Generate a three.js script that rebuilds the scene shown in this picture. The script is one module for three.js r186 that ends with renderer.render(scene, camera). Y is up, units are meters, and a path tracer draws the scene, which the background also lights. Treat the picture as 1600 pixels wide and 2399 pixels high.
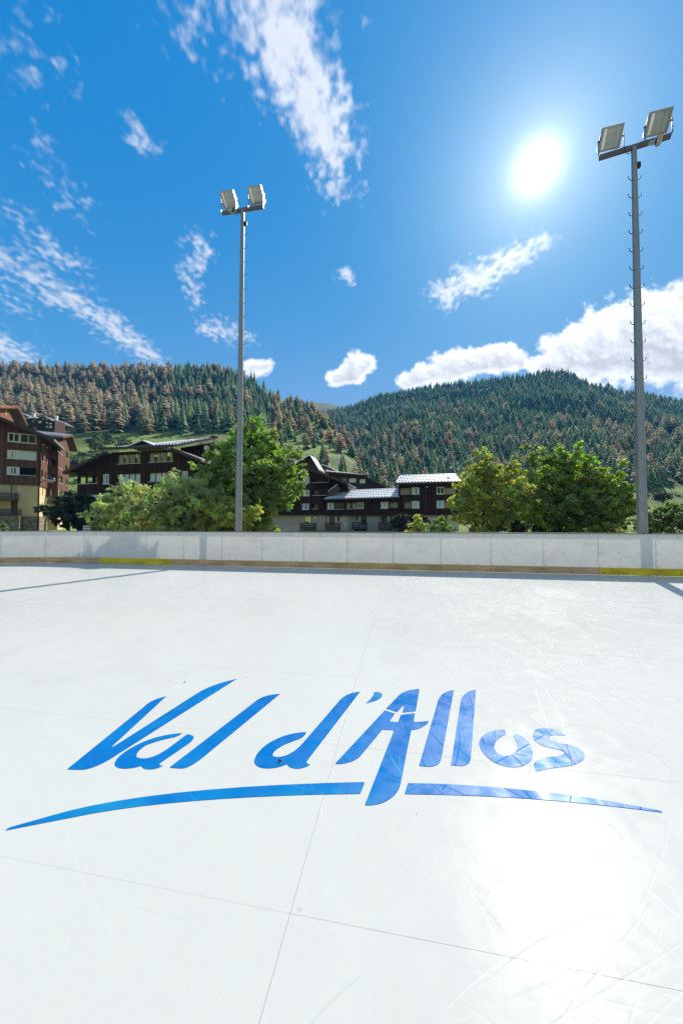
import * as THREE from 'three';
import { mergeGeometries, mergeVertices } from 'three/addons/utils/BufferGeometryUtils.js';
import { RoundedBoxGeometry } from 'three/addons/geometries/RoundedBoxGeometry.js';

// ---------------------------------------------------------------- camera, sky, sun, exposure
const scene = new THREE.Scene();
const F = 810, EYE = 1.47, PITCH = Math.atan(24.5 / F);          // a 12 mm lens on 24 x 36 mm, upright, 1.47 m above the ice
const camera = new THREE.PerspectiveCamera(2 * Math.atan(1199.5 / F) * 180 / Math.PI, 682 / 1024, 0.1, 6000);
camera.position.set(0, EYE, 0);
camera.rotation.set(PITCH, 0, 0);
const renderer = new THREE.WebGLRenderer({ antialias: true });
renderer.setSize(682, 1024);
renderer.toneMapping = THREE.LinearToneMapping;
renderer.toneMappingExposure = 1.75;
renderer.shadowMap.enabled = true;
scene.fog = new THREE.FogExp2(new THREE.Color().setRGB(0.07, 0.46, 1.0), 0.00019);

const V3 = (x, y, z) => new THREE.Vector3(x, y, z);
const { lerp, clamp } = THREE.MathUtils;
const smoothstep = (x, a, b) => { const t = clamp((x - a) / (b - a), 0, 1); return t * t * (3 - 2 * t); };
// direction of a point of the photograph, its place at a depth, and its place on the ice
function dirOf(px, py) {
  const x = (px - 800) / F, y = (1199.5 - py) / F, c = Math.cos(PITCH), s = Math.sin(PITCH);
  return V3(x, y * c + s, -(c - y * s));
}
function at(px, py, depth) { const d = dirOf(px, py); return d.multiplyScalar(depth / -d.z).add(V3(0, EYE, 0)); }
function onIce(px, py) { const d = dirOf(px, py); return d.multiplyScalar(-EYE / d.y).add(V3(0, EYE, 0)); }

const sunDir = dirOf(1258, 392).normalize();
const sun = new THREE.DirectionalLight(new THREE.Color().setRGB(1, 0.91, 0.78), 4.3);
sun.position.copy(sunDir).multiplyScalar(120);
sun.castShadow = true;
sun.shadow.mapSize.set(4096, 4096);
Object.assign(sun.shadow.camera, { left: -90, right: 90, top: 90, bottom: -60, near: 1, far: 400 });
scene.add(sun, sun.target);

// ---------------------------------------------------------------- random numbers and noise
function rng(seed) { let a = seed | 0; return () => { a = (a + 0x6d2b79f5) | 0; let t = Math.imul(a ^ (a >>> 15), 1 | a); t = (t + Math.imul(t ^ (t >>> 7), 61 | t)) ^ t; return ((t ^ (t >>> 14)) >>> 0) / 4294967296; }; }
function h3(x, y, z) { let h = Math.imul(x, 374761393) ^ Math.imul(y, 668265263) ^ Math.imul(z, 2147483647 - 5); h = Math.imul(h ^ (h >>> 13), 1274126177); return ((h ^ (h >>> 16)) >>> 0) / 4294967295; }
const fade = (t) => t * t * (3 - 2 * t);
function noise2(x, y, s = 0, wrap = 0) {
  let xi = Math.floor(x), yi = Math.floor(y); const fx = fade(x - xi), fy = fade(y - yi);
  const m = (v) => wrap ? ((v % wrap) + wrap) % wrap : v;
  const a = h3(m(xi), m(yi), s), b = h3(m(xi + 1), m(yi), s), c = h3(m(xi), m(yi + 1), s), d = h3(m(xi + 1), m(yi + 1), s);
  return a + (b - a) * fx + (c - a) * fy + (a - b - c + d) * fx * fy;
}
function fbm(x, y, oct = 4, s = 0, wrap = 0) { let v = 0, a = 0.5, t = 0; for (let i = 0; i < oct; i++) { v += a * noise2(x, y, s + i * 17, wrap); t += a; a *= 0.5; x *= 2; y *= 2; wrap *= 2; } return v / t; }

// ---------------------------------------------------------------- the sky: air, the bright air round the sun, clouds
function makeSky() {
  const W = 3072, H = 1536, data = new Float32Array(W * H * 4);
  // cloud fields, each [x, y, half width, strength] along a line of directions (tangents to right and up of north, as on a chart)
  const chart = (p) => { const d = dirOf(p[0], p[1]); return [d.x / -d.z, d.y / -d.z, p[2] / F, p[3]]; };
  const field = (kind, ...pts) => ({ kind, pts: pts.map(chart) });
  const fields = [
    field('mackerel', [540, -330, 330, 0.9], [580, -60, 210, 1.05], [640, 90, 160, 1.06], [715, 215, 120, 1.0], [765, 330, 84, 0.9], [782, 440, 62, 0.72]),
    field('mackerel', [-120, 560, 90, 0.5], [0, 610, 66, 0.68], [130, 690, 56, 0.84], [255, 765, 46, 0.9], [340, 825, 34, 0.8], [380, 850, 20, 0.5]),
    field('mackerel', [-120, 470, 90, 0.34], [60, 505, 70, 0.42], [180, 480, 70, 0.42], [165, 400, 50, 0.3]),
    field('mackerel', [-100, 100, 90, 0.42], [40, 120, 80, 0.34], [110, 260, 60, 0.26], [90, 380, 60, 0.27]),
    field('mackerel', [60, 0, 60, 0.34], [140, 90, 50, 0.3], [110, 600, 40, 0.2]),
    field('mackerel', [110, 570, 70, 0.55], [160, 610, 60, 0.55]),
    field('mackerel', [310, 280, 40, 0.4], [330, 330, 34, 0.6], [370, 350, 26, 0.6]),
    field('mackerel', [455, 560, 42, 0.62], [490, 590, 36, 0.7], [440, 640, 36, 0.62], [460, 705, 34, 0.66]),
    field('mackerel', [480, 768, 34, 0.85], [545, 780, 30, 0.72], [600, 790, 20, 0.45]),
    field('mackerel', [0, 805, 60, 0.8], [80, 850, 34, 0.55]),
    field('mackerel', [30, 725, 50, 0.55], [110, 780, 46, 0.45]),
    field('mackerel', [812, 640, 26, 0.8], [826, 670, 16, 0.6]),
    field('mackerel', [1040, 690, 44, 0.85], [1110, 655, 52, 1.0], [1200, 610, 40, 0.95], [1290, 565, 30, 0.7]),
    field('mackerel', [860, 20, 40, 0.6], [850, 70, 30, 0.5]),
    field('cumulus', [790, 884, 22, 0.85], [830, 866, 36, 1.0], [862, 852, 24, 0.9]),
    field('cumulus', [590, 862, 22, 0.75], [625, 858, 20, 0.75]),
    field('cumulus', [955, 893, 24, 0.95], [1040, 868, 36, 1.05], [1110, 846, 38, 1.08], [1190, 838, 34, 1.05], [1216, 848, 18, 0.9]),
    field('cumulus', [1268, 866, 30, 0.95], [1330, 836, 62, 1.1], [1420, 815, 86, 1.15], [1500, 800, 105, 1.15], [1620, 790, 130, 1.25], [1760, 800, 150, 1.1], [1950, 840, 100, 1]),
    field('cumulus', [-700, 830, 80, 1.0], [-420, 860, 60, 0.9]), field('mackerel', [1900, 300, 120, 0.7], [2300, 420, 160, 0.8]),
  ];
  for (const f of fields) { let a = 1e9, b = -1e9, c = 1e9, d = -1e9; for (const [x, y, r] of f.pts) { a = Math.min(a, x - r * 1.5); b = Math.max(b, x + r * 1.5); c = Math.min(c, y - r * 1.5); d = Math.max(d, y + r * 1.5); } f.box = [a, b, c, d]; }
  const cover = (f, x, y) => {
    if (x < f.box[0] || x > f.box[1] || y < f.box[2] || y > f.box[3]) return [0, 0];
    let best = 0, up = 0;
    for (let i = 0; i + 1 < f.pts.length; i++) {
      const p = f.pts[i], q = f.pts[i + 1], dx = q[0] - p[0], dy = q[1] - p[1], t = clamp(((x - p[0]) * dx + (y - p[1]) * dy) / (dx * dx + dy * dy), 0, 1);
      const r = lerp(p[2], q[2], t), ex = x - p[0] - dx * t, ey = y - p[1] - dy * t, k = (1 - Math.hypot(ex, ey) / (r * 1.5)) * lerp(p[3], q[3], t);
      if (k > best) { best = k; up = ey / r; }
    }
    return [best, up];
  };
  for (let row = 0; row < H; row++) {
    const el = ((row + 0.5) / H - 0.5) * Math.PI, y = Math.sin(el), ce = Math.cos(el);
    for (let col = 0; col < W; col++) {
      const ph = ((col + 0.5) / W - 0.5) * 2 * Math.PI, x = Math.cos(ph) * ce, z = Math.sin(ph) * ce, i = (row * W + col) * 4;
      const yy = Math.max(y, 0), cs = x * sunDir.x + y * sunDir.y + z * sunDir.z, th = Math.acos(clamp(cs, -1, 1)) * 180 / Math.PI;
      // clear air: pale at the horizon, deep blue high up and away from the sun
      const k = Math.pow(1 - yy, 2.4), deep = smoothstep(th, 30, 85);
      let r = 0.56 * Math.pow(k, 1.4) * lerp(1.3, 0.35, deep), g = lerp(0.195, 0.64, k) * lerp(1.12, 0.97, deep), b = lerp(0.60, 0.92, k) * lerp(1.06, 0.98, deep);
      const wide = 0.27 * Math.exp(-th / 17), halo = 0.85 * Math.exp(-th / 5.4) + wide, core = 2.0 * Math.exp(-Math.pow(th / 1.5, 1.5));
      r += halo * 0.97 - wide * 0.4 + core; g += halo * 0.9 + core; b += halo * 0.72 + core;
      if (y > 0.02) {
        let alpha = 0, lit = 1;
        const front = z < -0.12, gx = front ? x / -z : 0, gy = front ? y / -z : 0;
        const px = x / (y + 0.12), pz = z / (y + 0.12);                              // a flat cloud layer overhead
        if (front) for (const f of fields) {
          const [m, up] = cover(f, gx, gy);
          if (m <= 0.02) continue;
          if (f.kind === 'mackerel') {
            const streak = fbm(px * 9 + pz * 2.2, pz * 5 - px * 0.6, 4, 5), cell = fbm(px * 66 + pz * 6, pz * 60 - px * 8, 6, 9);
            const a = smoothstep(Math.min(m * 1.36, 1.22) + (cell - 0.5) * 1.5 + (streak - 0.5) * 1.15, 0.42, 1.55);
            alpha = Math.max(alpha, a * 0.82);
            if (a > 0) lit = Math.min(lit, 0.86 + 0.2 * cell);
          } else {
            const n = 0.72 * fbm(gx * 22, gy * 26, 6, 31) + 0.28 * fbm(gx * 95, gy * 105, 4, 37), a = smoothstep(m * 1.25 + (n - 0.5) * 1.3, 0.25, 0.6);
            const thick = smoothstep(m * 1.25 + (n - 0.5) * 1.15, 0.5, 1.05), n2 = 0.72 * fbm(gx * 22 + 0.35, gy * 26 + 0.5, 6, 31) + 0.28 * fbm(gx * 95 + 0.7, gy * 105 + 1, 4, 37);
            const shade = clamp(thick * (0.55 - up * 0.45) + (n2 - n) * 1.4, 0, 0.85);
            if (a > alpha) { alpha = a; lit = 1.18 - 0.58 * shade; }
          }
        } else {                                                                     // unseen thin clouds behind the camera, cover raised to whiten the fill light
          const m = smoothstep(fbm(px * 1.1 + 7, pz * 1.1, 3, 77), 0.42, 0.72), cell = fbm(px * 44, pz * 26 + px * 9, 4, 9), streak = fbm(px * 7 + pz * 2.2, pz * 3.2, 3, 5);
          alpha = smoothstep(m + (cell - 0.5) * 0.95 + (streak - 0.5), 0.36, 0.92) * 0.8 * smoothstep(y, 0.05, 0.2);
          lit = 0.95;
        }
        const glow = 1 + 0.8 * Math.exp(-th / 12);
        r = lerp(r, Math.max(r, 0.93 * lit * glow), alpha); g = lerp(g, Math.max(g, 0.955 * lit * glow), alpha); b = lerp(b, Math.max(b * 0.98, 1.0 * Math.min(lit + 0.02, 1.2) * glow), alpha);
      }
      if (y < 0) { r = 0.22; g = 0.26; b = 0.26; }
      data[i] = r * 0.58; data[i + 1] = g * 0.58; data[i + 2] = b * 0.58; data[i + 3] = 1;
    }
  }
  const t = new THREE.DataTexture(data, W, H, THREE.RGBAFormat, THREE.FloatType);
  t.mapping = THREE.EquirectangularReflectionMapping; t.minFilter = t.magFilter = THREE.LinearFilter; t.needsUpdate = true;
  return t;
}
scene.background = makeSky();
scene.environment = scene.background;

// ---------------------------------------------------------------- helpers
const taken = new Map();
function numbered(name) { const n = taken.get(name) ?? 0; taken.set(name, n + 1); return n ? name + '_' + String(n).padStart(3, '0') : name; }
function tag(o, label, category, group) { o.userData = { label, category }; if (group) o.userData.group = group; return o; }
function thing(name, label, category, pos, group) { const o = new THREE.Group(); o.name = numbered(name); o.position.copy(pos); tag(o, label, category, group); scene.add(o); return o; }
function structure(name, geo, mat) { const o = new THREE.Mesh(geo, mat); o.name = name; o.userData = { kind: 'structure' }; scene.add(o); return o; }
const partCount = new WeakMap();
function part(name, geo, mat, parent) {                             // a piece of a thing, named by its kind, numbered within its parent
  const o = new THREE.Mesh(Array.isArray(geo) ? merged(geo) : geo, mat);
  const seen = partCount.get(parent) ?? partCount.set(parent, {}).get(parent), n = seen[name] ?? 0; seen[name] = n + 1;
  o.name = n ? name + '_' + String(n).padStart(3, '0') : name;
  parent.add(o);
  return o;
}
function merged(list) {
  const any = list.some((g) => !g.index);
  return mergeGeometries(list.map((g) => { const q = any && g.index ? g.toNonIndexed() : g.clone(); for (const k of Object.keys(q.attributes)) if (!['position', 'normal', 'uv'].includes(k)) q.deleteAttribute(k); return q; }));
}
const box = (w, h, d, x = 0, y = 0, z = 0) => new THREE.BoxGeometry(w, h, d).translate(x, y, z);
const rbox = (w, h, d, r, x = 0, y = 0, z = 0) => new RoundedBoxGeometry(w, h, d, 2, r).translate(x, y, z);
function bar(a, b, w, h = w) {                                       // a square bar from a to b
  const g = new THREE.BoxGeometry(w, h, a.distanceTo(b)), m = new THREE.Matrix4().lookAt(b, a, V3(0, 1, 0.001));
  return g.applyMatrix4(m).translate((a.x + b.x) / 2, (a.y + b.y) / 2, (a.z + b.z) / 2);
}
function tube(pts, r, sides = 6, seg = 12) { return new THREE.TubeGeometry(new THREE.CatmullRomCurve3(pts), seg, r, sides); }
function limb(pts, r0, r1, sides = 7) {                              // a tapered branch
  const curve = new THREE.CatmullRomCurve3(pts), seg = Math.max(4, pts.length * 3), fr = curve.computeFrenetFrames(seg), pos = [], nor = [], uv = [], idx = [];
  for (let i = 0; i <= seg; i++) {
    const c = curve.getPointAt(i / seg), r = lerp(r0, r1, Math.pow(i / seg, 0.8));
    for (let j = 0; j <= sides; j++) {
      const a = j / sides * Math.PI * 2, n = fr.normals[i].clone().multiplyScalar(Math.cos(a)).addScaledVector(fr.binormals[i], Math.sin(a));
      pos.push(c.x + n.x * r, c.y + n.y * r, c.z + n.z * r); nor.push(n.x, n.y, n.z); uv.push(j / sides * 0.6, i / seg * 3);
      if (i < seg && j < sides) { const k = i * (sides + 1) + j; idx.push(k, k + 1, k + sides + 1, k + 1, k + sides + 2, k + sides + 1); }
    }
  }
  const g = new THREE.BufferGeometry();
  g.setAttribute('position', new THREE.Float32BufferAttribute(pos, 3)); g.setAttribute('normal', new THREE.Float32BufferAttribute(nor, 3)); g.setAttribute('uv', new THREE.Float32BufferAttribute(uv, 2)); g.setIndex(idx);
  return g;
}
function slab(p, thick, down = V3(0, -1, 0)) {                       // a flat sheet on four corners (given anticlockwise from above), with thickness
  const q = p.map((v) => v.clone().addScaledVector(down, thick)), pos = [], uv = [], lx = p[0].distanceTo(p[1]), ly = p[1].distanceTo(p[2]);
  const quad = (a, b, c, d, w, h) => { for (const [v, s, t] of [[a, 0, 0], [b, w, 0], [c, w, h], [a, 0, 0], [c, w, h], [d, 0, h]]) { pos.push(v.x, v.y, v.z); uv.push(s, t); } };
  quad(p[0], p[1], p[2], p[3], lx, ly); quad(q[3], q[2], q[1], q[0], lx, ly);
  for (let i = 0; i < 4; i++) { const j = (i + 1) % 4; quad(q[i], q[j], p[j], p[i], p[i].distanceTo(p[j]), thick); }
  const g = new THREE.BufferGeometry();
  g.setAttribute('position', new THREE.Float32BufferAttribute(pos, 3)); g.setAttribute('uv', new THREE.Float32BufferAttribute(uv, 2)); g.computeVertexNormals();
  return g;
}
// ---------------------------------------------------------------- textures and materials
function texture(size, fill, srgb, metres) {                         // fill(u, v) -> [r, g, b] in 0..1 (sRGB when srgb); one repeat covers `metres`
  const d = new Uint8Array(size * size * 4);
  for (let j = 0; j < size; j++) for (let i = 0; i < size; i++) { const c = fill(i / size, j / size), k = (j * size + i) * 4; for (let n = 0; n < 3; n++) d[k + n] = clamp(c[n] ?? c[0], 0, 1) * 255; d[k + 3] = 255; }
  return finish(new THREE.DataTexture(d, size, size), srgb, metres);
}
function finish(t, srgb, metres) { t.wrapS = t.wrapT = THREE.RepeatWrapping; t.magFilter = THREE.LinearFilter; t.minFilter = THREE.LinearMipmapLinearFilter; if (srgb) t.colorSpace = THREE.SRGBColorSpace; t.repeat.set(1 / metres, 1 / metres); t.needsUpdate = true; return t; }
function drawn(size, metres, srgb, draw) { const c = document.createElement('canvas'); c.width = c.height = size; draw(c.getContext('2d'), size); return finish(new THREE.CanvasTexture(c), srgb, metres); }
const lin = (r, g, b) => new THREE.Color().setRGB(r, g, b);
const std = (o) => new THREE.MeshStandardMaterial(o);

const woodMap = texture(512, (u, v) => {                             // upright boards, 12 to the repeat: tone per board and long grain
  const bd = Math.floor(u * 12), f = u * 12 - bd, t = 0.78 + 0.3 * h3(bd, 3, 1) + 0.18 * (fbm(u * 96, v * 5 + bd * 3.3, 3, 4, 0) - 0.5), gap = f < 0.06 || f > 0.96 ? 0.45 : 1;
  return [t * gap * 0.92, t * gap * 0.9, t * gap * 0.88];
}, true, 1.8);
const woodBump = texture(256, (u) => { const f = u * 12 % 1; return [f < 0.07 || f > 0.95 ? 0 : 1]; }, false, 1.8);
const plasterMap = texture(512, (u, v) => { const n = 0.84 + 0.16 * fbm(u * 4, v * 4, 5, 8, 4) + 0.05 * (fbm(u * 64, v * 64, 2, 21, 64) - 0.5); return [n, n * 0.995, n * 0.98]; }, true, 4);
const stoneMap = drawn(512, 2.4, true, (c, s) => {
  c.fillStyle = '#6d675e'; c.fillRect(0, 0, s, s);
  const r = rng(5);
  for (let row = 0, y = 0; y < s; row++) { const h = s / 12; for (let x = -r() * 40; x < s;) { const w = 26 + r() * 46, g = 120 + r() * 90; c.fillStyle = `rgb(${g},${g * 0.96},${g * 0.88})`; c.beginPath(); c.roundRect(x + 2, y + 2 + r() * 3, w - 4, h - 5 - r() * 3, 6); c.fill(); x += w; } y += h; }
});
const M = {
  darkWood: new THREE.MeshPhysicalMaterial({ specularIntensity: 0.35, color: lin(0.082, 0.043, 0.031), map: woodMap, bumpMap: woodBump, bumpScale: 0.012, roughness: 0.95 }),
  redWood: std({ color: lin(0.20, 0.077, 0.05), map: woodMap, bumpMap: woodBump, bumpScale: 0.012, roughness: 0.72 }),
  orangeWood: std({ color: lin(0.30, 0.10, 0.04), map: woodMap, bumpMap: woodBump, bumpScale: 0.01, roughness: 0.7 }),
  trimWood: std({ color: lin(0.075, 0.042, 0.032), roughness: 0.7 }),
  cream: std({ color: lin(0.82, 0.62, 0.38), map: plasterMap, roughness: 0.95 }),
  beige: std({ color: lin(0.84, 0.68, 0.52), map: plasterMap, roughness: 0.95 }),
  stone: std({ color: lin(0.62, 0.58, 0.52), map: stoneMap, bumpMap: stoneMap, bumpScale: 0.03, roughness: 0.95 }),
  white: std({ color: lin(0.78, 0.78, 0.76), roughness: 0.45 }),
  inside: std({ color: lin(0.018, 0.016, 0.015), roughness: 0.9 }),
  ochre: std({ color: lin(0.66, 0.43, 0.21), map: plasterMap, roughness: 0.95 }),
  curtain: std({ color: lin(0.8, 0.81, 0.79), roughness: 0.95 }),  // curtain white also carries the pale sky reflection of the panes
  blind: std({ color: lin(0.68, 0.76, 0.75), roughness: 0.8 }),
  drape: std({ color: lin(0.38, 0.33, 0.24), roughness: 0.95 }),
  glass: new THREE.MeshPhysicalMaterial({ color: 0xffffff, roughness: 0.02, transmission: 1, thickness: 0, ior: 1.6, specularIntensity: 1 }),
  roofMetal: std({ color: lin(0.90, 0.90, 0.89), metalness: 0.15, roughness: 0.42 }),
  roofGrey: std({ color: lin(0.20, 0.21, 0.22), roughness: 0.6, metalness: 0.3 }),
  darkMetal: std({ color: lin(0.035, 0.033, 0.033), roughness: 0.5, metalness: 0.6 }),
};
// ================================================================ THE RINK
const YAW = 9.7 * Math.PI / 180, ca = Math.cos(YAW), sa = Math.sin(YAW);
const rk = (u, n, y = 0) => V3(u * ca + n * sa, y, -(n * ca - u * sa));      // rink axes: u along the far boards, n away from the camera
const U0 = -19.5, U1 = 16.5, N0 = -9.6, N1 = 10.87, RC = 8.5;               // the boards: a rectangle with round corners
const iceColor = drawn(2048, 7, true, (c, s) => {
  const r = rng(11), im = c.createImageData(s, s);
  for (let j = 0; j < s; j++) for (let i = 0; i < s; i++) { const u = i / s, v = j / s, n = fbm(u * 6, v * 6, 5, 3, 6), m = fbm(u * 40, v * 40, 3, 13, 40), k = (j * s + i) * 4, t = 238 + 6 * (n - 0.5) + 4 * (m - 0.5) - 5 * smoothstep(fbm(u * 9, v * 9, 4, 43, 9), 0.6, 0.75); im.data[k] = t - 3; im.data[k + 1] = t + 1; im.data[k + 2] = t + 1.5; im.data[k + 3] = 255; }
  c.putImageData(im, 0, 0);
  for (let i = 0; i < 520; i++) {                                             // skate scratches
    const x = r() * s, y = r() * s, a = r() * 6.28, l = 30 + r() * r() * 420, bend = (r() - 0.5) * 0.5;
    c.strokeStyle = r() < 0.45 ? `rgba(205,214,214,${0.10 + 0.3 * r()})` : `rgba(252,254,254,${0.15 + 0.45 * r()})`; c.lineWidth = 0.6 + r() * 1.3;
    for (const ox of [-s, 0, s]) for (const oy of [-s, 0, s]) { if (x + ox < -500 || x + ox > s + 500 || y + oy < -500 || y + oy > s + 500) continue; c.beginPath(); c.moveTo(x + ox, y + oy); c.quadraticCurveTo(x + ox + Math.cos(a) * l / 2, y + oy + Math.sin(a) * l / 2, x + ox + Math.cos(a + bend) * l, y + oy + Math.sin(a + bend) * l); c.stroke(); }
  }
  for (let i = 0; i < 70; i++) { c.fillStyle = `rgba(${150 + 50 * r()},${120 + 50 * r()},${90 + 40 * r()},${0.1 + 0.25 * r()})`; c.beginPath(); c.ellipse(r() * s, r() * s, 1 + r() * 5, 1 + r() * 3, r() * 3, 0, 7); c.fill(); }   // rusty specks
  for (let i = 0; i < 8; i++) { c.fillStyle = 'rgba(90,90,90,0.6)'; c.fillRect(r() * s, r() * s, 1.5 + r() * 2, 1.5 + r() * 2); }
});
const iceGloss = drawn(2048, 7, false, (c, s) => {                           // green channel: roughness
  const r = rng(11), im = c.createImageData(s, s);
  for (let j = 0; j < s; j++) for (let i = 0; i < s; i++) { const u = i / s, v = j / s, k = (j * s + i) * 4, t = 56 + 34 * (fbm(u * 7, v * 7, 5, 53, 7) - 0.5) + 70 * (fbm(u * 90, v * 90, 2, 71, 90) - 0.5) + 30 * smoothstep(fbm(u * 9, v * 9, 4, 43, 9), 0.58, 0.70); im.data[k] = im.data[k + 1] = im.data[k + 2] = t; im.data[k + 3] = 255; }
  c.putImageData(im, 0, 0);
  for (let i = 0; i < 2600; i++) { const x = r() * s, y = r() * s, a = r() * 6.28, l = 20 + r() * r() * 380, b = (r() - 0.5) * 0.5, g = r() < 0.5 ? 50 : 190; c.strokeStyle = `rgba(${g},${g},${g},${0.2 + 0.5 * r()})`; c.lineWidth = 0.6 + r() * 2; c.beginPath(); c.moveTo(x, y); c.quadraticCurveTo(x + Math.cos(a) * l / 2, y + Math.sin(a) * l / 2, x + Math.cos(a + b) * l, y + Math.sin(a + b) * l); c.stroke(); }
});
const iceBump = drawn(2048, 7, false, (c, s) => {
  const r = rng(12), im = c.createImageData(s, s);
  for (let j = 0; j < s; j++) for (let i = 0; i < s; i++) { const u = i / s, v = j / s, k = (j * s + i) * 4, t = 128 + 70 * (fbm(u * 36, v * 36, 3, 91, 36) - 0.5) + 60 * (fbm(u * 240, v * 240, 2, 97, 240) - 0.5); im.data[k] = im.data[k + 1] = im.data[k + 2] = t; im.data[k + 3] = 255; }
  c.putImageData(im, 0, 0);
  for (let i = 0; i < 1800; i++) { const x = r() * s, y = r() * s, a = r() * 6.28, l = 20 + r() * r() * 380; c.strokeStyle = `rgba(70,70,70,${0.2 + 0.5 * r()})`; c.lineWidth = 0.7 + r(); c.beginPath(); c.moveTo(x, y); c.lineTo(x + Math.cos(a) * l, y + Math.sin(a) * l); c.stroke(); }
});
M.ice = new THREE.MeshPhysicalMaterial({ specularIntensity: 0.075, color: lin(0.60, 0.595, 0.565), map: iceColor, roughness: 0.95, roughnessMap: iceGloss, bumpMap: iceBump, bumpScale: 0.0015 });
const blueMap = drawn(2048, 7, true, (c, s) => {                             // blue inlay, rubbed and scratched by blades
  const r = rng(19), im = c.createImageData(s, s);
  for (let j = 0; j < s; j++) for (let i = 0; i < s; i++) { const u = i / s, v = j / s, k = (j * s + i) * 4, t = (fbm(u * 14, v * 14, 5, 23, 14) - 0.5) * 26 + (fbm(u * 80, v * 80, 3, 29, 80) - 0.5) * 20, w = smoothstep(fbm(u * 11, v * 11, 4, 47, 11), 0.56, 0.75); im.data[k] = 2 + 34 * w; im.data[k + 1] = 126 + t + 22 * w; im.data[k + 2] = 226 + t * 0.6; im.data[k + 3] = 255; }
  c.putImageData(im, 0, 0);
  for (let i = 0; i < 1500; i++) { const x = r() * s, y = r() * s, a = r() * 6.28, l = 15 + r() * r() * 230, b = (r() - 0.5) * 0.6, dark = r() < 0.35; c.strokeStyle = dark ? `rgba(0,85,185,${0.2 + 0.35 * r()})` : `rgba(190,220,245,${0.06 + 0.5 * r() * r()})`; c.lineWidth = 0.6 + r() * 1.6; c.beginPath(); c.moveTo(x, y); c.quadraticCurveTo(x + Math.cos(a) * l / 2, y + Math.sin(a) * l / 2, x + Math.cos(a + b) * l, y + Math.sin(a + b) * l); c.stroke(); }
});
M.blue = new THREE.MeshPhysicalMaterial({ color: lin(0.28, 0.66, 0.55), specularIntensity: 0.34, map: blueMap, roughness: 1.5, roughnessMap: iceGloss, bumpMap: iceBump, bumpScale: 0.0015 });
M.bed = std({ color: lin(0.62, 0.60, 0.55), roughness: 0.9 });

// outline of the rink, inset by i, as a closed list of [u, n]
function outline(i, step = 10) {
  const out = [], r = RC - i;
  for (const [cu, cn, a0] of [[U1 - RC, N1 - RC, 90], [U1 - RC, N0 + RC, 0], [U0 + RC, N0 + RC, -90], [U0 + RC, N1 - RC, -180]]) for (let k = 0; k <= step; k++) { const a = (a0 - 90 * k / step) * Math.PI / 180; out.push([cu + r * Math.cos(a), cn + r * Math.sin(a)]); }
  return out;
}
function clip(poly, edge) {                                                   // keep the part of poly inside a convex clockwise outline
  for (let i = 0; i < edge.length && poly.length; i++) {
    const [ax, ay] = edge[i], [bx, by] = edge[(i + 1) % edge.length], side = (p) => (bx - ax) * (p[1] - ay) - (by - ay) * (p[0] - ax), next = [];
    for (let k = 0; k < poly.length; k++) { const p = poly[k], q = poly[(k + 1) % poly.length], sp = side(p), sq = side(q); if (sp <= 1e-9) next.push(p); if ((sp < -1e-9 && sq > 1e-9) || (sp > 1e-9 && sq < -1e-9)) { const t = sp / (sp - sq); next.push([p[0] + (q[0] - p[0]) * t, p[1] + (q[1] - p[1]) * t]); } }
    poly = next;
  }
  return poly;
}
{ // bed of the rink, under the panels
  const s = new THREE.Shape(outline(-0.02, 16).map(([u, n]) => new THREE.Vector2(rk(u, n).x, -rk(u, n).z)));
  structure('rink_bed', new THREE.ExtrudeGeometry(s, { depth: 0.08, bevelEnabled: false }).rotateX(-Math.PI / 2).translate(0, -0.0845, 0), M.bed);
}
{ // white panels of the skating surface, 2 m by 1 m, each a slab with open joints
  const floor = new THREE.Group(); floor.name = 'rink_floor'; floor.userData = { kind: 'structure' }; scene.add(floor);
  const c0 = onIce(680, 2140), u0 = c0.x * ca + c0.z * sa, n0 = c0.x * sa - c0.z * ca, edge = outline(0.03, 10), r = rng(3);
  for (let j = Math.floor((N0 - n0)) ; n0 + j < N1; j++) for (let i = Math.floor((U0 - u0) / 1.99); u0 + i * 1.99 < U1; i++) {
    const a = u0 + i * 1.99 + 0.0004, b = u0 + (i + 1) * 1.99 - 0.0004, c = n0 + j + 0.0004, d = n0 + j + 1 - 0.0004;
    const poly = clip([[a, c], [a, d], [b, d], [b, c]], edge);
    if (poly.length < 3) continue;
    const lift = (r() - 0.5) * 0.0006, pos = [], uv = [], nor = [], tilt = [(r() - 0.5) * 0.0004, (r() - 0.5) * 0.0005];
    const put = (p, y) => { const v = rk(p[0], p[1], y); pos.push(v.x, v.y, v.z); uv.push(p[0], p[1]); };
    const y = (p) => lift + tilt[0] * (p[0] - a) + tilt[1] * (p[1] - c);
    for (let k = 1; k + 1 < poly.length; k++) for (const p of [poly[0], poly[k + 1], poly[k]]) { put(p, y(p)); nor.push(0, 1, 0); }
    for (let k = 0; k < poly.length; k++) { const p = poly[k], q = poly[(k + 1) % poly.length], m = rk(p[1] - q[1], q[0] - p[0]).normalize(); for (const [w, h] of [[p, 0], [q, 0], [q, 1], [p, 0], [q, 1], [p, 1]]) { put(w, h ? -0.004 : y(w)); nor.push(-m.x, 0, -m.z); } }
    const g = new THREE.BufferGeometry();
    g.setAttribute('position', new THREE.Float32BufferAttribute(pos, 3)); g.setAttribute('normal', new THREE.Float32BufferAttribute(nor, 3)); g.setAttribute('uv', new THREE.Float32BufferAttribute(uv, 2));
    part('panel', g, M.ice, floor);
  }
}
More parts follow.
